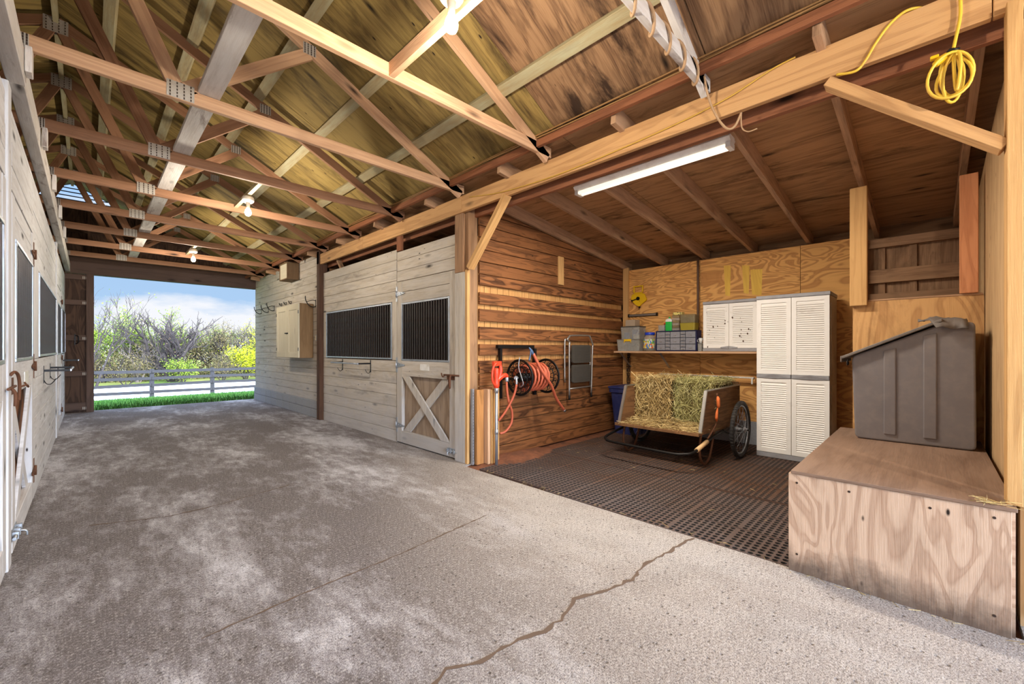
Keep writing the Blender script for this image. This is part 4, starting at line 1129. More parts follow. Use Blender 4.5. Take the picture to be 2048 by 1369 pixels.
d1 = louvre_door(t, X0, Y0+.003, ym-.002, 1.266, 1.842, M_cab); d2 = louvre_door(t, X0, ym+.002, Y1-.003, 1.266, 1.842, M_cab)
for dd, s_ in ((d1, -1), (d2, 1)):
    m = MB(); m.prism([(X0-.012, ym+s_*.003, 1.250), (X0-.012, ym+s_*.10, 1.262), (X0-.012, ym+s_*.10, 1.278), (X0-.012, ym+s_*.003, 1.292)], (.014, 0, 0)); m.build('handle', M_cabg, dd, bevel=.003)
rnd = random.Random(77)
for dd, yy in ((d1, 1.68), (d2, 2.0)):
    m = MB()
    for i in range(12):
        y = yy+rnd.gauss(0, .07); z = 1.55+rnd.gauss(0, .12); s_ = rnd.uniform(.003, .010)
        y = max(Y0+.02, min(Y1-.02, y))
        m.prism([(X0-.0008, y+s_*math.cos(a), z+s_*1.6*math.sin(a)) for a in (0, 1.2, 2.3, 3.4, 4.6)], (.004, 0, 0))
    m.build('stain_fleck', plain('dark_brown_fleck', (84, 60, 44), .8), dd)

# shelf
t = thing('wall_shelf', (5.92, 2.5, 1.2), 'long thin wooden shelf on the plywood wall carrying boxes and the small cabinet', 'shelf')
m = MB(); m.box(5.715, 1.46, 1.200, 6.13, 3.46, 1.220, 1); m.build('shelf_board', W_box, t, bevel=.002)
m = MB(); m.box(5.708, 1.46, 1.196, 5.715, 3.46, 1.2215, 1); m.build('front_edge', W_trussl, t)
for y in (2.76, 3.40):
    m = MB(); m.beam((5.80, y, 1.195), (6.12, y-.0, .97), .03, .006, (0, 0, 1)); m.build('shelf_strap', M_alu, t)
t = thing('hanging_chain', (6.10, 3.42, 1.19), 'dark bunch of chain hanging under the shelf beside the corner batten', 'chain')
rnd = random.Random(2); m = MB()
for s_ in range(3):
    for i in range(15):
        z = 1.17-.036*i; a = rnd.uniform(-.3, .3) + (PI/2 if i % 2 else 0)
        c = V(6.075+rnd.uniform(-.008, .008), 3.395+.02*s_+rnd.uniform(-.004, .004), z)
        m.tube([c+V(math.sin(a)*.012*math.cos(q), math.cos(a)*.012*math.cos(q), .022*math.sin(q)) for q in [2*PI*k/8 for k in range(8)]], .0038, 5, closed=True)
m.build('chain_links', M_black, t)
t = thing('white_rail', (6.05, 2.2, .85), 'thin white metal rail with drop ends on the wall behind the hay', 'rail')
m = MB(); m.box(5.99, 1.60, .872, 6.03, 2.86, .892); m.build('rail_bar', M_white, t, bevel=.002)
for y in (1.61, 2.83): MB().box(5.992, y, .80, 6.012, y+.02, .871).box(6.0, y+.003, .86, 6.128, y+.017, .871).build('rail_bracket', M_white, t, bevel=.002)

# ---------- things on the shelf
def clear_box(x0, y0, z0, x1, y1, z1, label, bodym, lidm, latch=None, content=None, lidh=.014):
    t = thing('storage_box', ((x0+x1)/2, (y0+y1)/2, z0), label, 'box', 'plastic boxes on the shelf')
    cx, cy = (x0+x1)/2, (y0+y1)/2; hx, hy = (x1-x0)/2, (y1-y0)/2
    m = MB(); loft(m, [sqring(cx, cy, hx*.9, hy*.92, z0, .02, 2), sqring(cx, cy, hx*.98, hy*.98, z1-lidh-.001, .02, 2)], True, False)
    o = m.build('box_body', bodym, t); q = o.modifiers.new('s', 'SOLIDIFY'); q.thickness = .003
    m = MB(); loft(m, [sqring(cx, cy, hx, hy, z1-lidh, .02, 2), sqring(cx, cy, hx, hy, z1-.003, .02, 2), sqring(cx, cy, hx*.95, hy*.96, z1, .02, 2)]); m.build('box_lid', lidm, t)
    if latch:
        m = MB(); m.box(x0-.008, cy-.06, z1-.03, x0+.02, cy+.06, z1+.003); m.box(x0-.008, cy-.06, z1-.05, x0, cy-.048, z1-.03); m.box(x0-.008, cy+.048, z1-.05, x0, cy+.06, z1-.03)
        m.build('latch', latch, t, bevel=.003)
    if content:
        rnd = random.Random(int(y0*100)); k = 0
        for cm in content:
            m = MB(); k += 1
            for i in range(3):
                y = rnd.uniform(cy-hy*.6, cy+hy*.6); h = rnd.uniform(.35, .8)*(z1-z0-lidh); x = rnd.uniform(x0+.03, cx); w2 = rnd.uniform(.02, hy*.35)
                m.box(x, max(cy-hy*.85, y-w2), z0+.004, x+.05, min(cy+hy*.85, y+w2), z0+.004+h)
            m.build('contents', cm, t, bevel=.003)
    return t
M_item1 = plain('blue_packaging', (48, 110, 186), .5); M_item2 = plain('white_packaging', (224, 224, 220), .5); M_item3 = plain('dark_items', (64, 62, 66), .6, 0, .3)
M_item4 = plain('assorted_hardware', (146, 134, 120), .5, .4, .4, noise_scale=80); M_item5 = plain('yellow_packaging', (226, 204, 70), .5)
clear_box(5.76, 3.06, 1.2225, 6.02, 3.45, 1.40, 'low clear storage box with a yellow latch at the left end of the shelf', M_glass, M_glass, M_yel, [M_item3, M_item4])
clear_box(5.79, 3.08, 1.402, 6.02, 3.40, 1.60, 'taller clear box with blue packets, stacked on the yellow-latched box', M_glass, M_tread, None, [M_item1, M_item2, M_item3])
t = tag(MB().box(5.83, 3.17, 1.602, 5.98, 3.33, 1.70).build('carton', plain('grey_cardboard', (168, 150, 128), .85, 0, .1), bevel=.003), 'small grey-brown carton on top of the stacked clear boxes', 'box')
t = thing('plastic_jar', (5.88, 2.955, 1.2225), 'wide clear jar with a blue lid and colourful label on the shelf', 'jar')
m = MB(); m.lathe((5.88, 2.955, 1.2225), [(.082, 0), (.092, .015), (.094, .17), (.085, .205), (.066, .225), (.066, .238)], n=28); m.build('jar_body', M_glass, t)
m = MB(); m.lathe((5.88, 2.955, 1.2225), [(.071, .238), (.073, .243), (.073, .272), (.068, .278)], n=28); m.build('jar_lid', plain('royal_blue_lid', (34, 66, 190), .4), t)
m = MB(); m.lathe((5.88, 2.955, 1.2225), [(.078, .02), (.085, .05), (.080, .08), (.03, .10)], n=20); m.build('jar_contents', M_item3, t)
lab = MB(); n = 14
lc = [(212, 210, 200), (226, 196, 48), (224, 112, 40), (60, 120, 190), (110, 170, 70)]
lm = [plain('jar_label_%s' % q, c_, .5) for q, c_ in zip(('white', 'yellow', 'orange', 'blue', 'green'), lc)]
rnd = random.Random(6)
for i in range(n):
    for j in range(6):
        a0, a1 = PI*.62+PI*.75*i/n, PI*.62+PI*.75*(i+1)/n; r = .0955; z0 = 1.265+.022*j
        b = len(lab.v)
        for a, z in ((a0, z0), (a1, z0), (a1, z0+.022), (a0, z0+.022)): lab.v.append(V(5.88+r*math.cos(a), 2.955+r*math.sin(a), z))
        lab.mi = rnd.choice([0, 0, 1, 3, 4] if j > 2 else [1, 2, 0, 1, 3]); lab.face([b, b+1, b+2, b+3], [(0, 0)]*4, True)
lab.build('jar_label', lm, t)
# drawer organiser
t = thing('drawer_organizer', (5.9, 2.535, 1.2225), 'navy small-parts organiser with rows of clear drawers on the shelf', 'organizer')
X0, Y0, Y1, Z0, Z1 = 5.80, 2.245, 2.825, 1.2225, 1.512
m = MB(); m.box(X0+.01, Y0, Z0, 5.98, Y1, Z0+.008).box(X0+.01, Y0, Z1-.008, 5.98, Y1, Z1).box(X0+.0, Y0, Z0+.008, 5.98, Y0+.008, Z1-.008).box(X0+.0, Y1-.008, Z0+.008, 5.98, Y1, Z1-.008).box(5.97, Y0+.008, Z0+.008, 5.98, Y1-.008, Z1-.008)
m.build('organizer_frame', M_blue, t, bevel=.002)
M_face = plain('clear_drawer_front', (140, 142, 150), .25, 0, .25, noise_scale=50)
cols = [(0, .23, 3), (.23, .36, 6), (.36, .62, 3), (.62, .75, 6), (.75, 1.0, 3)]
for a, b, nr in cols:
    ya = Y1-.012-(Y1-Y0-.024)*a; yb = Y1-.012-(Y1-Y0-.024)*b
    for r in range(nr):
        zh = (Z1-Z0-.024)/nr; z = Z0+.012+zh*r
        m = MB(); m.box(X0+.006, yb+.004, z+.003, X0+.05, ya-.004, z+zh-.004); dd = m.build('drawer', M_face, t, bevel=.001)
        m = MB(); m.box(X0-.003, (ya+yb)/2-.014, z+zh*.35, X0+.006, (ya+yb)/2+.014, z+zh*.35+.006); m.build('drawer_pull', M_alu, dd)
clear_box(5.84, 2.71, 1.514, 5.94, 2.815, 1.60, 'tiny clear box on the left end of the drawer organiser', M_glass, M_glass, None, [M_item4])
t = thing('paint_can', (5.96, 2.745, 1.514), 'small dark can with a red lid on the drawer organiser', 'can')
MB().lathe((5.965, 2.745, 1.514), [(.026, 0), (.026, .10)], n=16).build('can_body', M_item3, t); MB().lathe((5.965, 2.745, 1.614), [(.027, 0), (.027, .02), (.02, .024)], n=16).build('can_lid', M_red, t)
t = thing('squeeze_bottle', (5.86, 2.655, 1.514), 'bright green bottle with a white top band on the drawer organiser', 'bottle')
m = MB(); loft(m, [sqring(5.86, 2.65, .025, .044, 1.514, .012, 2), sqring(5.86, 2.65, .027, .048, 1.54, .012, 2), sqring(5.86, 2.65, .027, .048, 1.642, .012, 2)]); m.build('bottle_body', M_green, t)
m = MB(); loft(m, [sqring(5.86, 2.65, .027, .048, 1.643, .012, 2), sqring(5.86, 2.65, .025, .044, 1.675, .012, 2), sqring(5.86, 2.65, .012, .018, 1.69, .006, 2)]); m.build('bottle_shoulder', M_item2, t)
MB().lathe((5.86, 2.645, 1.69), [(.014, 0), (.012, .02), (.004, .026)], n=12).build('bottle_cap', M_green, t)
t = thing('parts_case', (5.88, 2.545, 1.514), 'stack of slim clear parts trays beside the green bottle', 'case')
for i in range(6):
    m = MB(); m.box(5.83, 2.495, 1.515+.036*i, 5.95, 2.598, 1.515+.036*i+.034); m.build('tray', M_smoke if i % 2 else M_glass, t, bevel=.003)
t = tag(MB().box(5.84, 2.46, 1.734, 5.93, 2.59, 1.772).build('small_carton', plain('yellow_black_print', (220, 204, 120), .6, 0, .35, dirt=((44, 40, 36), .9, 30, .5, .55)), bevel=.002), 'small yellow and black carton on top of the slim parts trays', 'box')
clear_box(5.82, 2.27, 1.514, 5.98, 2.485, 1.615, 'amber tinted plastic box on the right end of the drawer organiser', M_amber, M_amber, None, [M_item5])
clear_box(5.82, 2.27, 1.617, 5.98, 2.485, 1.735, 'smoky plastic box stacked on the amber box', M_smoke, M_smoke, None, [M_item4])
clear_box(5.80, 2.175, 1.2225, 5.90, 2.235, 1.33, 'narrow clear box squeezed between organiser and small cabinet', M_glass, M_glass, None, [M_item3])
t = thing('white_cup', (5.85, 2.205, 1.332), 'little white cup on the narrow clear box by the small cabinet', 'cup')
MB().lathe((5.85, 2.205, 1.332), [(.018, 0), (.026, .07), (.024, .07), (.016, .004), (.0, .004)], n=16).build('cup_body', M_item2, t)
MB().tube([(5.835, 2.225, 1.345), (5.832, 2.245, 1.36), (5.835, 2.232, 1.385)], .003, 6).build('cup_handle', M_item2, t)

# tape measure reel, magnet bar, conduit
t = thing('tape_reel', (6.12, 3.27, 2.08), 'yellow open-reel measuring tape hanging on the plywood wall', 'tape measure')
m = MB(); xx = 6.105
P = rnd_poly([(3.37, 2.13), (3.17, 2.13), (3.12, 2.02), (3.22, 1.95), (3.25, 1.92), (3.31, 1.95), (3.40, 2.04)], .03, 3)
m.prism([(xx, p.x, p.y) for p in reversed(P)], (.035, 0, 0)); m.build('reel_case', M_yel, t, bevel=.004)
m = MB()
for a, b, c_, d_ in ((3.355, 2.235, 3.185, 2.255), (3.355, 2.15, 3.33, 2.235), (3.21, 2.15, 3.185, 2.235), (3.34, 2.13, 3.20, 2.15)): m.box(xx+.005, a, b, xx+.03, c_, d_)
m.build('reel_grip', M_yel, t, bevel=.006, seg=2)
m = MB(); m.rod((xx-.014, 3.265, 2.05), (xx, 3.265, 2.05), .028, 16); m.beam((xx-.010, 3.265, 2.05), (xx-.010, 3.36, 2.02), .01, .026, (1, 0, 0)); m.rod((xx-.03, 3.36, 2.022), (xx-.004, 3.36, 2.022), .014, 10); m.build('crank', M_black, t)
m = MB(); m.box(xx+.004, 3.235, 1.905, xx+.02, 3.26, 1.925); m.tube([(xx+.012, 3.248, 1.905), (xx+.0, 3.25, 1.88), (xx+.012, 3.265, 1.885)], .004, 6); m.build('tape_hook', M_black, t)
m = MB()
for q in range(3): m.box(xx-.001, 3.255-.004*q, 2.10+.0-.018*q-.06, xx+.0, 3.245-.004*q, 2.11-.018*q-.06)
m.build('printed_mark', M_black, t)
t = thing('tool_bar', (6.12, 3.2, 1.79), 'grey magnetic tool bar screwed to the plywood wall above the shelf', 'tool rack')
m = MB().box(6.115, 2.97, 1.768, 6.149, 3.43, 1.806); m.build('bar_body', M_tread, t, bevel=.003)
m = MB().box(6.110, 2.975, 1.778, 6.1145, 3.425, 1.796); m.build('magnet_strip', M_alu, t)
m = MB(); m.box(6.108, 2.955, 1.762, 6.149, 2.969, 1.812).box(6.108, 3.431, 1.762, 6.149, 3.445, 1.812); m.build('end_cap', M_black, t)
m = MB(); m.tube([(6.12, 2.345, 2.55), (6.12, 2.345, 1.60), (6.12, 2.34, 1.56)], .016, 10)
tag(m.build('conduit', plain('brown_conduit', (96, 70, 54), .5, .2, .15)), 'dark vertical conduit on the plywood wall left of the white cabinets', 'pipe')
M_strip = wood('yellow_strip_wood', (236, 196, 92), (206, 156, 70), rings=.3, freq=6, fiber=.3, knots=0, var=.05)
for a, b, z0, z1 in ((1.99, 1.93, 1.97, 2.40), (1.76, 1.70, 1.98, 2.37), (1.66, 1.55, 1.95, 2.30)):  # three thin pale yellow strips laid over the back plywood
    MB().prism([(XB-.0015, a, z0+.02), (XB-.0015, a+.02, z1), (XB-.0015, b-.01, z1-.01), (XB-.0015, b, z0)], (.001, 0, 0)).build('yellow_strip', M_strip, wall_back)

# ================================================================== things on and by the brown wall
t = thing('step_stool', (4.86, 3.49, .56), 'folded metal step stool with dark treads hanging on the brown wall', 'stool')
yy = 3.475
m = MB(); m.tube([(4.60, yy, .60), (4.60, yy, 1.28), (4.615, yy, 1.335), (4.56, yy+.0, 1.38), (4.60, yy, 1.42), (4.66, yy, 1.437), (5.04, yy, 1.445), (5.09, yy, 1.425), (5.16, yy, 1.31), (5.15, yy, 1.24), (5.12, yy, .60)], .0125, 10); m.build('front_frame', M_alu, t)
m = MB(); m.tube([(4.545, yy+.035, .80), (4.545, yy+.035, 1.34), (4.58, yy+.035, 1.37)], .011, 8).tube([(5.14, yy+.035, .72), (5.145, yy+.035, 1.3)], .011, 8).rod((4.60, yy+.01, .71), (5.12, yy+.01, .715), .010); m.build('rear_frame', M_alu, t)
for z0, z1 in ((1.06, 1.31), (.79, 1.035)):
    m = MB(); P = rnd_poly([(4.655, z0), (5.075, z0), (5.075, z1), (4.655, z1)], .03, 3); m.prism([(p.x, yy-.02, p.y) for p in P], (0, .03, 0))
    for q in range(12): m.box(4.69, yy-.0225, z0+.02+q*(z1-z0-.04)/12, 5.04, yy-.02, z0+.02+(q+.45)*(z1-z0-.04)/12)
    m.build('tread', M_tread, t, bevel=.003)
for x in (4.60, 5.12):
    m = MB(); m.lathe((x, yy, .56), [(.012, 0), (.017, .01), (.016, .06), (.013, .065)], n=10); m.build('rubber_foot', M_black, t)

t = thing('hose_reel', (3.65, 3.30, .93), 'black wall-mounted hose reel with ornate side discs on the brown wall', 'hose reel')
cy, cz = 3.28, .93
m = MB(); m.box(3.30, 3.50, 1.26, 3.92, 3.545, 1.30); m.box(3.34, cy-.01, .90, 3.37, 3.54, .93).box(3.93, cy-.01, .90, 3.96, 3.54, .93); m.box(3.335, 3.50, .68, 3.365, 3.545, 1.26).box(3.93, 3.50, .68, 3.96, 3.545, 1.26); m.build('mount_bracket', M_black, t, bevel=.002)
for x in (3.42, 3.88):
    m = MB()
    for r, th in ((.20, .010), (.185, .005), (.12, .006), (.05, .008)):
        m.tube([(x, cy+r*math.cos(2*PI*i/36), cz+r*math.sin(2*PI*i/36)) for i in range(36)], th, 6, closed=True)
    for k in range(12):
        a = 2*PI*k/12
        f = lambda r, da: (x, cy+r*math.cos(a+da), cz+r*math.sin(a+da))
        m.tube([f(.045, 0), f(.08, .18), f(.115, .12), f(.13, -.12), f(.16, -.16), f(.19, .05)], .0045, 5)
        m.tube([f(.125, .26), f(.155, .36), f(.165, .22), f(.145, .12), f(.130, .2)], .004, 5)
    m.lathe((x, cy, cz), [(.03, -.02), (.04, -.008), (.04, .008), (.03, .02)], 'x', 16)
    m.build('side_disc', M_black, t)
m = MB(); m.rod((3.36, cy, cz), (3.94, cy, cz), .012); m.lathe((3.65, cy, cz), [(.05, -.21), (.05, .21)], 'x', 20); m.build('drum', M_black, t)
m = MB(); m.rod((3.37, cy, cz), (3.34, cy-.02, cz), .022, 10); m.tube([(3.35, cy-.01, cz), (3.34, cy-.03, cz-.03), (3.34, cy-.03, cz-.07)], .013, 8); m.build('inlet_fitting', M_galv, t)
m = MB(); m.tube([(3.40, cy-.02, 1.16), (3.385, cy-.02, 1.05), (3.385, cy-.06, .95), (3.385, cy-.09, .86), (3.385, cy-.03, .83)], .005, 6); m.build('crank_handle', M_galv, t)
t = thing('garden_hose', (3.65, 3.28, .75), 'terracotta garden hose wound on the black reel with one loose end', 'hose')
pts = []
N = 150
for i in range(N+1):
    a = i/N*2*PI*11; r = .135 + (.02 if i > N*.55 else 0); q = i/N
    xx = 3.46+.32*(q/.55 if q < .55 else 1-(q-.55)/.45*.9)
    pts.append((xx, cy+r*math.cos(a), cz+r*math.sin(a)))
m = MB(); m.tube(pts[:], .0135, 8); m.build('hose_coil', M_hose, t)
for i in range(3): pass
m = MB(); m.tube([(3.53, 3.17, 1.20), (3.60, 3.13, 1.04), (3.68, 3.10, .92), (3.78, 3.11, .82), (3.92, 3.15, .66), (4.10, 3.18, .51)], .0165, 8); m.build('loose_end', M_hose, t)
m = MB(); m.rod((4.10, 3.18, .51), (4.125, 3.185, .488), .018); m.build('hose_coupling', M_alu, t)
m = MB(); m.tube([(3.265, 3.33, .93), (3.27, 3.33, .80), (3.30, 3.33, .66), (3.36, 3.34, .54), (3.36, 3.35, .42), (3.29, 3.37, .33), (3.23, 3.40, .31)], .013, 8)
m.tube([(3.34, cy-.03, .86), (3.33, cy-.01, .76), (3.30, 3.30, .66), (3.24, 3.34, .54), (3.19, 3.38, .46)], .013, 8); m.build('supply_hose', M_hose, t)
m = MB(); m.tube([(3.48, 3.19, 1.27), (3.51, 3.18, 1.23), (3.53, 3.17, 1.19)], [.006, .018, .015], 8); m.tube([(3.50, 3.18, 1.24), (3.49, 3.18, 1.18), (3.47, 3.18, 1.12)], .010, 6); m.build('spray_nozzle', plain('blue_grey_nozzle', (70, 92, 124), .4, .3, .1), t)

t = thing('yard_hydrant', (3.11, 3.33, 0), 'red-headed yard hydrant on a galvanised pipe beside the corner post', 'hydrant')
m = MB(); m.rod((3.11, 3.33, -.04), (3.11, 3.33, .80), .017, 12); m.lathe((3.11, 3.33, .78), [(.022, 0), (.024, .03), (.022, .06)], n=12); m.lathe((3.11, 3.33, .33), [(.022, 0), (.022, .05)], n=12); m.build('stand_pipe', M_galv, t)
m = MB(); m.lathe((3.11, 3.33, .83), [(.024, 0), (.034, .02), (.034, .06), (.026, .10), (.030, .12), (.030, .20), (.02, .215)], n=14)
m.tube([(3.11, 3.33, .90), (3.18, 3.33, .945), (3.25, 3.33, .965), (3.268, 3.33, .94)], [.028, .026, .022, .020], 10)
m.box(3.06, 3.315, 1.07, 3.175, 3.345, 1.12)
m.tube([(3.165, 3.33, 1.10), (3.175, 3.33, 1.02), (3.16, 3.33, .96), (3.13, 3.33, .91)], [.014, .022, .02, .014], 8)
m.build('hydrant_head', M_red, t, bevel=.003)
m = MB(); m.tube([(3.09, 3.31, 1.10), (3.05, 3.31, 1.06), (3.03, 3.31, .98), (3.04, 3.31, .90), (3.08, 3.31, .86), (3.10, 3.31, .88)], [.014, .012, .011, .011, .011, .010], 8); m.build('hydrant_lever', M_red, t)
m = MB(); m.lathe((3.268, 3.33, .89), [(.018, 0), (.022, .01), (.022, .04), (.018, .05)], n=12); m.build('spout_coupling', M_galv, t)

for i, (x0, x1, y0, y1, h, mt, lb, lean) in enumerate((
    (2.945, 3.045, 3.46, 3.50, .81, wood('tan_offcut', (176, 124, 72), (120, 78, 42), rings=.4), 'brown offcut board leaning on the wall, left in the lumber bundle', 0),
    (3.05, 3.088, 3.40, 3.48, .815, W_trussl, 'pale narrow offcut on edge, in the middle of the lumber bundle', 0),
    (3.092, 3.165, 3.385, 3.425, .81, W_new, 'yellow offcut board at the front of the lumber bundle behind the hydrant pipe', 0),
    (3.20, 3.24, 3.42, 3.50, .82, W_new, 'yellow offcut on edge, right of the hydrant pipe', 0))):
    tag(MB().box(x0, y0, .0, x1, y1, h, 2).build('lumber_offcut', mt, bevel=.003), lb, 'board', 'lumber offcuts against the brown wall')
t = thing('perforated_post', (2.925, 3.5, 0), 'perforated galvanised steel post leaning beside the lumber offcuts', 'post')
m = MB(); m.box(2.915, 3.50, .0, 2.94, 3.503, .82).box(2.915, 3.503, 0, 2.918, 3.53, .82).box(2.937, 3.503, 0, 2.94, 3.53, .82); m.build('post_channel', M_galv, t)
m = MB()
for i in range(24): m.rod((2.9275, 3.4995, .04+.032*i), (2.9275, 3.4985, .04+.032*i), .004, 8)
m.build('post_hole', M_black, t)

# ================================================================== stall-front hardware
def blanket_rack(x, y0, y1, z, sgn, label):
    t = thing('blanket_rack', (x, (y0+y1)/2, z), label, 'rack', 'black swing-out blanket racks on the stall fronts')
    xo = x+sgn*.19
    for y in (y0, y1):
        m = MB(); m.box(x, y-.010, z-.13, x+sgn*.005, y+.010, z+.05); m.beam((x+sgn*.004, y, z), (xo, y, z), .022, .022); a = m.build('rack_arm', M_black, t)
        m = MB(); m.tube([(x+sgn*.004, y, z-.10), (x+sgn*.02, y, z-.135), (x+sgn*.05, y, z-.14), (x+sgn*.08, y, z-.10), (x+sgn*.085, y, z-.085)], .004, 6); m.build('hook', M_black, a)
    m = MB(); m.rod((xo-sgn*.0, y0-.0, z), (xo, y1, z), .012, 10); m.build('rack_bar', M_galv, t)
blanket_rack(XR-.001, 5.85, 6.82, 1.04, -1, 'blanket rack below the wide grille of the right stall front')
blanket_rack(XL+.001, 6.45, 7.45, 1.03, 1, 'blanket rack on the left stall front, the nearer of two')
blanket_rack(XL+.001, 10.9, 11.5, 1.05, 1, 'blanket rack on the left stall front, the one by the far doorway')
def bridle_hook(y, z, lb, s=1.0):
    m = MB(); x = XR-.001
    m.box(x-.005, y-.010, z-.10*s, x, y+.010, z+.02); m.tube([(x-.004, y, z), (x-.05*s, y, z+.005), (x-.12*s, y, z-.02*s), (x-.13*s, y, z-.03*s)], .006, 6)
    m.tube([(x-.004, y-.01, z-.09*s), (x-.05*s, y-.01, z-.10*s), (x-.11*s, y-.01, z-.07*s), (x-.15*s, y-.01, z+.0), (x-.155*s, y-.01, z+.06*s)], .008, 6)
    o = m.build('bridle_hook', M_black); tag(o, lb, 'hook', 'black bridle hooks on the tack room wall')
bridle_hook(11.42, 2.20, 'black bridle hook nearest the far doorway')
bridle_hook(10.86, 2.20, 'black bridle hook, second in from the far doorway')
bridle_hook(10.42, 2.21, 'black bridle hook just before the wooden wall cabinet')
bridle_hook(7.98, 2.14, 'large black bridle hook beside the dark brown post', 1.2)
for i, y in enumerate((9.9, 9.6, 9.3)): bridle_hook(y, 2.22, 'small black hook above the wooden wall cabinet, %s from the left' % ['first', 'second', 'third'][i], .35)
t = thing('tack_cabinet', (2.8, 8.7, 1.09), 'pale wooden two-door wall cabinet on the tack room wall', 'cabinet')
W_cab = wood('grey_painted_pine', (206, 196, 172), (172, 160, 134), rings=.15, freq=3, fiber=.25, knots=.1, var=.06)
m = MB(); m.box(2.69, 8.09, 1.09, 2.925, 9.36, 2.09, 2); m.build('cabinet_body', wood('bare_cabinet_side', (132, 104, 72), (90, 66, 44), rings=.3, freq=5, fiber=.4, knots=.05, var=.02), t, bevel=.003)
for a, b, hy in ((8.095, 8.72, 8.69), (8.73, 9.355, 8.76)):
    m = MB(); X = 2.668
    m.box(X, a, 1.095, 2.689, a+.10, 2.085, 2).box(X, b-.10, 1.095, 2.689, b, 2.085, 2).box(X, a+.10, 1.095, 2.689, b-.10, 1.20, 1).box(X, a+.10, 1.98, 2.689, b-.10, 2.085, 1).box(X+.010, a+.10, 1.20, 2.689, b-.10, 1.98, 2)
    dd = m.build('door', W_cab, t, bevel=.002)
    m = MB(); m.box(X-.012, hy-.03, 1.545, X, hy+.03, 1.565); m.rod((X-.03, hy, 1.555), (X, hy, 1.555), .010, 8); m.build('door_catch', M_black, dd)
    m = MB(); hh = a+.004 if a < 8.5 else b-.004
    for z in (1.25, 1.93): m.box(X-.005, hh-.012, z-.03, X, hh+.012, z+.03)
    m.build('door_hinge', M_black, dd)
t = thing('wooden_box', (2.8, 9.05, 2.62), 'small open wooden box mounted high on the tack room wall', 'box')
m = MB(); m.box(2.705, 8.84, 2.62, 2.925, 8.86, 2.95, 2).box(2.705, 9.28, 2.62, 2.925, 9.30, 2.95, 2).box(2.705, 8.861, 2.62, 2.925, 9.279, 2.64, 1).box(2.705, 8.861, 2.93, 2.925, 9.279, 2.95, 1); m.build('box_case', wood('dark_box_wood', (120, 94, 66), (84, 62, 42), rings=.2, var=.03), t, bevel=.002)
m = MB(); m.box(2.715, 8.862, 2.642, 2.73, 9.278, 2.928, 1); m.build('box_front', W_cab, t)
t = thing('outlet_box', (2.91, 7.86, 1.45), 'electrical outlet box below a conduit beside the dark brown post', 'outlet')
m = MB(); m.box(2.885, 7.82, 1.40, 2.929, 7.90, 1.51); m.build('outlet_case', M_galv, t, bevel=.004)
m = MB(); m.box(2.8825, 7.84, 1.415, 2.8845, 7.88, 1.45).box(2.8825, 7.84, 1.46, 2.8845, 7.88, 1.495); m.build('socket_face', plain('ivory_plastic', (216, 200, 164), .5), t)
m = MB(); m.rod((2.915, 7.86, 1.512), (2.915, 7.86, 2.94), .010, 8); m.build('conduit', M_alu, t)

# ================================================================== cords, cables and rope
m = MB(); m.tube([(2.868, 3.5, 2.88), (2.866, 3.0, 2.80), (2.866, 2.45, 2.768), (2.866, 2.0, 2.77), (2.866, 1.55, 2.79), (2.866, 1.25, 2.81), (2.866, 1.05, 2.83), (2.866, .87, 2.86), (2.866, .68, 2.915), (2.87, .55, 2.935)], .005, 6)
tag(m.build('thin_cable', M_wire2), 'thin yellow cable sagging along the face of the golden header beam', 'cable')
m = MB()
for i, (dz, dx) in enumerate(((0, 0), (.012, -.01), (.004, .012), (.02, .004))):
    pts = [(2.70+dx+.012*math.sin(y*1.7+i*2), y, 3.056+dz+.006*math.sin(y*2.3+i)) for y in [-4.5+.35*k for k in range(46)]]
    m.tube(pts, .006, 5)
tag(m.build('cable_bundle', M_wire), 'bundle of old tan cables lying along the eave board', 'cable')
m = MB(); m.tube([(1.36, 2.37, 3.045), (1.362, 2.30, 2.99), (1.36, 2.1, 3.0), (1.362, 1.9, 2.99), (1.36, 1.84, 2.975)], .0045, 6)
m.tube([(1.32, 2.432, 3.0), (1.0, 2.432, 3.03), (.6, 2.432, 3.01), (.1, 2.432, 3.035), (-.25, 2.432, 3.02)], .0045, 6)
m.tube([(1.36, 2.385, 3.04), (1.365, 2.387, 2.99), (1.335, 2.40, 2.965), (1.32, 2.432, 3.0)], .0045, 6)
tag(m.build('lamp_cable', M_wire), 'tan lamp cable clipped along the pale board by the nearest bulb', 'cable')
t = thing('extension_cord', (2.83, -.07, 2.62), 'yellow extension cord coil tied up and hanging from the header beam', 'cord')
m = MB()
pts = []
N = 120
for i in range(N+1):
    q = i/N*2*PI*5; k = i/N
    ry = .076+.016*math.sin(i*.21); rz = .140+.016*math.cos(i*.17)
    y = -.075 + ry*math.sin(q)*(.55+.45*math.sin(k*7)) - .012*math.cos(k*9)
    z = 2.60 - rz*(1-math.cos(q))*.5*1.35 + .02
    pts.append((2.83+.03*math.cos(k*13)+.012*math.sin(q*.5), y, z))
m.tube(pts, .0065, 8)
m.build('cord_coil', M_cord, t)
m = MB(); m.tube([(2.84, -.10, 2.96), (2.855, -.10, 2.90), (2.856, -.10, 2.80), (2.85, -.085, 2.70), (2.835, -.075, 2.635)], .0065, 8); m.build('hanging_lead', M_cord, t)
m = MB(); m.tube([(2.83, -.06, 2.63), (2.82, -.035, 2.61), (2.815, -.015, 2.59)], [.012, .017, .014], 10); m.box(2.813, -.03, 2.625, 2.84, .0, 2.64); m.build('plug', M_yel, t, bevel=.003)
m = MB(); m.tube([(2.83+.018*math.cos(a), -.075+.018*math.sin(a), 2.635+.004*math.sin(3*a)) for a in [2*PI*k/12 for k in range(12)]], .007, 6, closed=True); m.build('cord_tie', M_black, t)
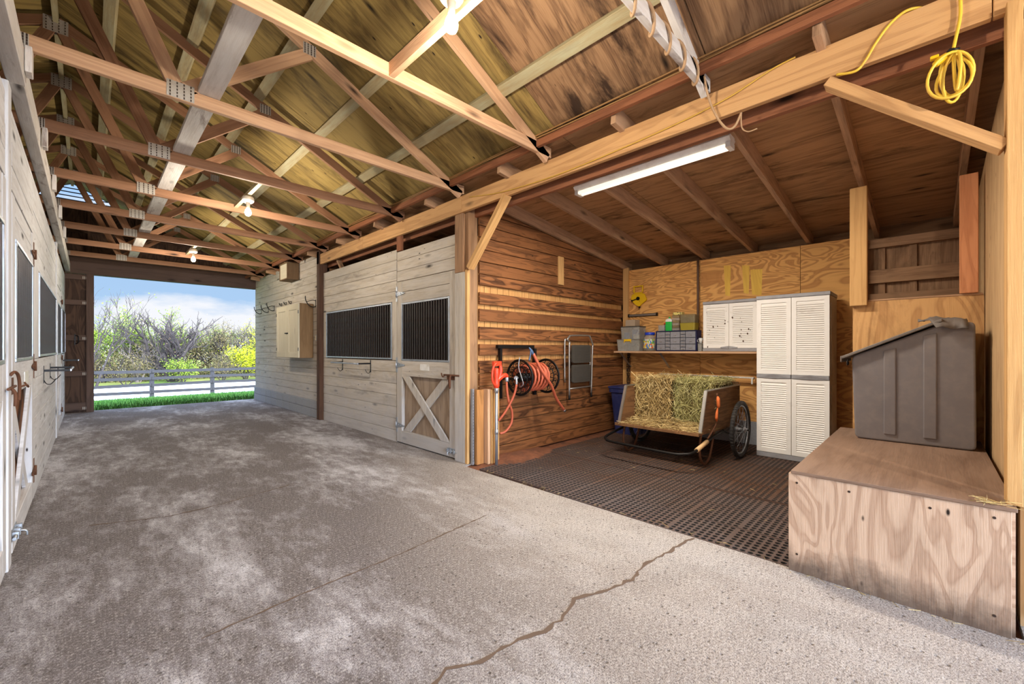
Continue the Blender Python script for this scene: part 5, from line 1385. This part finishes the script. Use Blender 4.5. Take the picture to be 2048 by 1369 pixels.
m = MB(); m.tube([(2.868, .36, 2.745), (2.855, .28, 2.72), (2.862, .24, 2.76), (2.866, .20, 2.83), (2.866, .15, 2.895), (2.866, .10, 2.93), (2.88, .06, 2.940), (2.92, .02, 2.942)], .0068, 8)
tag(m.build('cord_loop', M_cord), 'loop of yellow cord slung over the header beam above the diagonal brace', 'cord')
# rope wound round the nearest truss chord
m = MB(); pts = []
for i in range(241):
    q = i/240; a = q*2*PI*13; x = .2+2.55*q
    pts.append((x, TY[0]+(.034)*math.cos(a)*1.0, 2.995+.062*math.sin(a)-.006))
m.tube(pts, .0085, 6)
m.tube([(2.76, TY[0]-.03, 2.99), (2.80, TY[0]-.035, 2.90), (2.835, TY[0]-.05, 2.82), (2.85, TY[0]-.09, 2.72), (2.86, TY[0]-.14, 2.65), (2.87, TY[0]-.18, 2.66), (2.885, TY[0]-.21, 2.735)], .007, 6)
m.tube([(2.885, TY[0]-.21, 2.735), (2.88, TY[0]-.215, 2.64), (2.88, TY[0]-.25, 2.60), (2.88, TY[0]-.30, 2.60)], .004, 6)
tag(m.build('old_rope', M_rope), 'old rope spiralled round the nearest truss and dangling over the header beam', 'rope')

# ================================================================== outside the far doorway
def ground_z(y): return -.04-.068*max(0, min(y, 25)-12.1) - .004*max(0, y-25)
def gmat(nm, c1, c2, sc1, sc2=90, bump=.8):
    m, tt, b = newmat(nm); g = NG(tt); P = g.n('ShaderNodeNewGeometry').outputs['Position']
    f = g.math('ADD', g.math('MULTIPLY', g.noise(P, sc1, 5, .6), .6), g.math('MULTIPLY', g.noise(P, sc2, 3, .6), .4))
    tt.links.new(g.mix(g.ramp(f, [(.38, 0.0), (.62, 1.0)]), lin(c1), lin(c2)), b.inputs['Base Color']); b.inputs['Roughness'].default_value = .95; b.inputs['Specular IOR Level'].default_value = .1
    return m
def gplane(nm, y0, y1, x0, x1, mat, dz=0):
    m = MB(); ny = 12; P = []
    for i in range(ny):
        y = y0+(y1-y0)*i/(ny-1)
        for x in (x0, x1): P.append((x, y, ground_z(y)+dz))
    m.grid(P, ny, 2, True, flip=True); o = m.build(nm, mat); o['kind'] = 'structure'; return o
gplane('floor_lawn', YF+.15, 24.9, -30, 40, gmat('lawn_grass', (50, 88, 30), (80, 120, 44), 1.2))
gplane('floor_gravel_drive', 24.9, 33.5, -40, 60, gmat('pale_gravel', (238, 234, 224), (250, 248, 242), 1))
gplane('floor_field', 33.5, 120, -120, 160, gmat('rough_field', (110, 140, 60), (170, 160, 90), .4))
gplane('floor_yard', -40, YN-.01, -40, 40, gmat('yard_gravel', (190, 176, 158), (214, 204, 190), 1), -0.0)
m = MB(); rnd = random.Random(12); 
for i in range(9000):
    y = 12.15+11.5*rnd.random()**1.3; x = rnd.uniform(-1, 6+ (y-12)*.3)
    strand(m, V(x, y, ground_z(y)+.03), V(rnd.uniform(-.4, .4), rnd.uniform(-.4, .4), 1), rnd.uniform(.07, .14), .012, rnd, nn=1)
tag(m.build('grass_blades', straw_mat('grass_blade_green', [(34, 68, 24), (54, 92, 32), (76, 112, 42)])), 'short green grass blades on the lawn outside the doorway', 'grass', kind='stuff')
# rail fence
t = thing('rail_fence', (3, 25, ground_z(25)), 'weathered grey four-rail paddock fence across the lawn outside', 'fence')
gz = ground_z(25)
for k in range(-2, 6):
    x = 2.0+2.26*k
    MB().box(x-.07, 24.93, gz-.05, x+.09, 25.07, gz+1.27, 2).build('fence_post', M_rail, t, bevel=.01)
rnd = random.Random(1)
for zc in (.24, .56, .86, 1.17):
    for k in range(-2, 5):
        x = 2.0+2.26*k; a = rnd.uniform(-.02, .02)
        MB().beam((x+.0, 24.90, gz+zc+a), (x+2.25, 24.90, gz+zc-a), .03, .13).build('fence_rail', M_rail, t)
# white building
t = thing('white_building', (1.3, 58, ground_z(58)), 'white building glimpsed low between the trees at left', 'building')
g0 = ground_z(58)
MB().box(-.6, 58, g0, 3.2, 62, g0+2.2).build('building_wall', plain('white_siding', (248, 248, 250), .8), t)
m = MB(); m.prism([(-.8, 57.6, g0+2.2), (-.8, 60, g0+2.8), (-.8, 62.4, g0+2.2)], (4.2, 0, 0)); m.build('building_roof', plain('pale_roof', (226, 220, 214), .8), t)
# trees
M_bark = plain('grey_brown_bark', (50, 40, 36), .9, 0, .3)
M_barkl = plain('pale_bark', (120, 106, 96), .9, 0, .2)
def leafmat(nm, cs):
    m = straw_mat(nm, cs); b = [n for n in m.node_tree.nodes if n.type == 'BSDF_PRINCIPLED'][0]
    return m
LG = [leafmat('spring_green_leaf', [(64, 84, 20), (98, 114, 30), (128, 134, 46)]), leafmat('yellow_leaf', [(116, 122, 10), (150, 150, 16), (136, 138, 26)]),
      leafmat('olive_leaf', [(62, 58, 30), (96, 86, 50), (116, 98, 64)]), leafmat('tan_twig_leaf', [(110, 84, 62), (140, 112, 82), (124, 106, 78)])]
def tree(x, y, h, spread, leaf, nleaf, label, seed, bark=None, nb=5, thick=.10, group='trees beyond the paddock fence', lsize=.10, lowstart=.25):
    rnd = random.Random(seed); gz = ground_z(y); bark = bark or M_bark
    t = thing('spring_tree', (x, y, gz), label, 'tree', group)
    w = MB(); tips = []
    def grow(p, d, L, r, depth):
        n = 4; pts = [p]; q = p.copy(); dd = d.copy()
        for i in range(n):
            dd = (dd + V(rnd.gauss(0, .18), rnd.gauss(0, .18), rnd.gauss(.03, .14))).normalized(); q = q+dd*L/n; pts.append(q.copy())
            if depth < 3: tips.append(q.copy())
        w.tube(pts, [r*(1-.55*i/n) for i in range(n+1)], 6 if depth > 2 else 4, caps=False)
        tips.append(q.copy())
        if depth > 0:
            for k in range(3 if depth > 1 else 4):
                s_ = pts[rnd.randint(1, n)]
                a = rnd.uniform(0, 2*PI); sp = rnd.uniform(.5, 1.0)*spread
                nd = (dd + V(math.cos(a)*sp, math.sin(a)*sp, rnd.uniform(-.1, .5))).normalized()
                grow(s_, nd, L*rnd.uniform(.55, .8), max(.009, r*.6), depth-1)
    for k in range(nb):
        a = 2*PI*k/nb+rnd.random(); sp = spread*.7
        grow(V(x+.1*math.cos(a), y+.1*math.sin(a), gz-.05), V(math.cos(a)*sp, math.sin(a)*sp, 1).normalized(), h*.42, thick, 4)
    w.build('trunk_and_branches', bark, t)
    if nleaf:
        lf = MB()
        zs = [p for p in tips if p.z > gz+h*lowstart] or tips
        for i in range(nleaf):
            p = rnd.choice(zs) + V(rnd.gauss(0, .22), rnd.gauss(0, .22), rnd.gauss(0, .18)); s_ = lsize*rnd.uniform(.6, 1.3)
            a = V(rnd.uniform(-1, 1), rnd.uniform(-1, 1), rnd.uniform(-1, 1)).normalized(); b2 = a.orthogonal().normalized()
            b = len(lf.v); lf.v += [p-a*s_*.5, p+b2*s_*.3, p+a*s_*.5, p-b2*s_*.3]; lf.face([b, b+1, b+2, b+3], [(0, 0)]*4)
        lf.build('leaves', LG[leaf], t)
    return t
tree(4.05, 36.5, 5.4, .8, 3, 400, 'large dark bare-branched tree in the middle of the doorway view', 5, nb=7, thick=.17, lsize=.07)
tree(.2, 33.8, 6.0, .35, 0, 200, 'thin bare tree rising at the left edge of the doorway view', 6, nb=2, thick=.07)
tree(2.2, 40, 4.5, .55, 0, 9000, 'rounded spring-green tree left of the bare tree', 7, lsize=.12)
tree(2.3, 37.5, 3.0, .5, 2, 900, 'leaning bare thicket with pale trunks left of centre', 8, bark=M_barkl, nb=4, thick=.06)
tree(.6, 39, 4.4, .55, 0, 9000, 'light green tree at the left of the doorway view', 9, lsize=.12)
tree(5.6, 42, 5.4, .55, 0, 7000, 'green leafy crown behind the bare central tree', 10, lsize=.12)
tree(7.3, 39, 4.3, .6, 2, 6000, 'olive brown twiggy tree right of the bare central tree', 11, lsize=.09)
tree(8.2, 36.0, 2.9, .6, 1, 4200, 'bright yellow bush right of the bare central tree', 12, thick=.05, lsize=.11, lowstart=.1)
tree(9.6, 38.5, 4.4, .5, 2, 2400, 'tan twiggy tree near the tack room edge', 13, lsize=.08)
tree(10.6, 40, 4.9, .5, 1, 2600, 'tall yellow-green tree at the right edge of the doorway view', 14, lsize=.12)
tree(4.3, 34.6, 1.7, .8, 0, 2600, 'low bright green shrub beneath the bare central tree', 15, thick=.03, lsize=.09, lowstart=0)
tree(6.6, 35.2, 2.1, .9, 2, 2400, 'low tan-green brush right of the shrub under the trees', 16, thick=.03, lsize=.08, lowstart=0)
tree(1.6, 35.0, 2.0, .9, 2, 2400, 'low brush at the left behind the fence', 17, thick=.03, lsize=.08, lowstart=0)
tree(9.6, 35.2, 1.7, .9, 1, 2400, 'low yellow brush at the right behind the fence', 18, thick=.03, lsize=.08, lowstart=0)
tree(-.6, 36.0, 2.6, .8, 2, 2400, 'brushy shrub at the far left behind the fence', 19, thick=.03, lsize=.08, lowstart=0)
tree(11.8, 37.0, 3.4, .7, 2, 2400, 'olive shrub partly hidden by the tack room wall', 20, thick=.04, lsize=.09, lowstart=0)
m = MB(); rnd = random.Random(44)
for i in range(20000):
    y = rnd.uniform(38, 46); x = rnd.uniform(-3, 14); z = ground_z(y)+rnd.uniform(0, 2.7)*rnd.random()**.6
    s_ = rnd.uniform(.08, .2); a = V(rnd.uniform(-1, 1), rnd.uniform(-1, 1), rnd.uniform(-1, 1)).normalized(); b2 = a.orthogonal().normalized(); p = V(x, y, z)
    b = len(m.v); m.v += [p-a*s_*.5, p+b2*s_*.3, p+a*s_*.5, p-b2*s_*.3]; m.face([b, b+1, b+2, b+3], [(0, 0)]*4)
tag(m.build('undergrowth', LG[2]), 'tangled olive undergrowth filling the wood beyond the drive', 'undergrowth', kind='stuff')
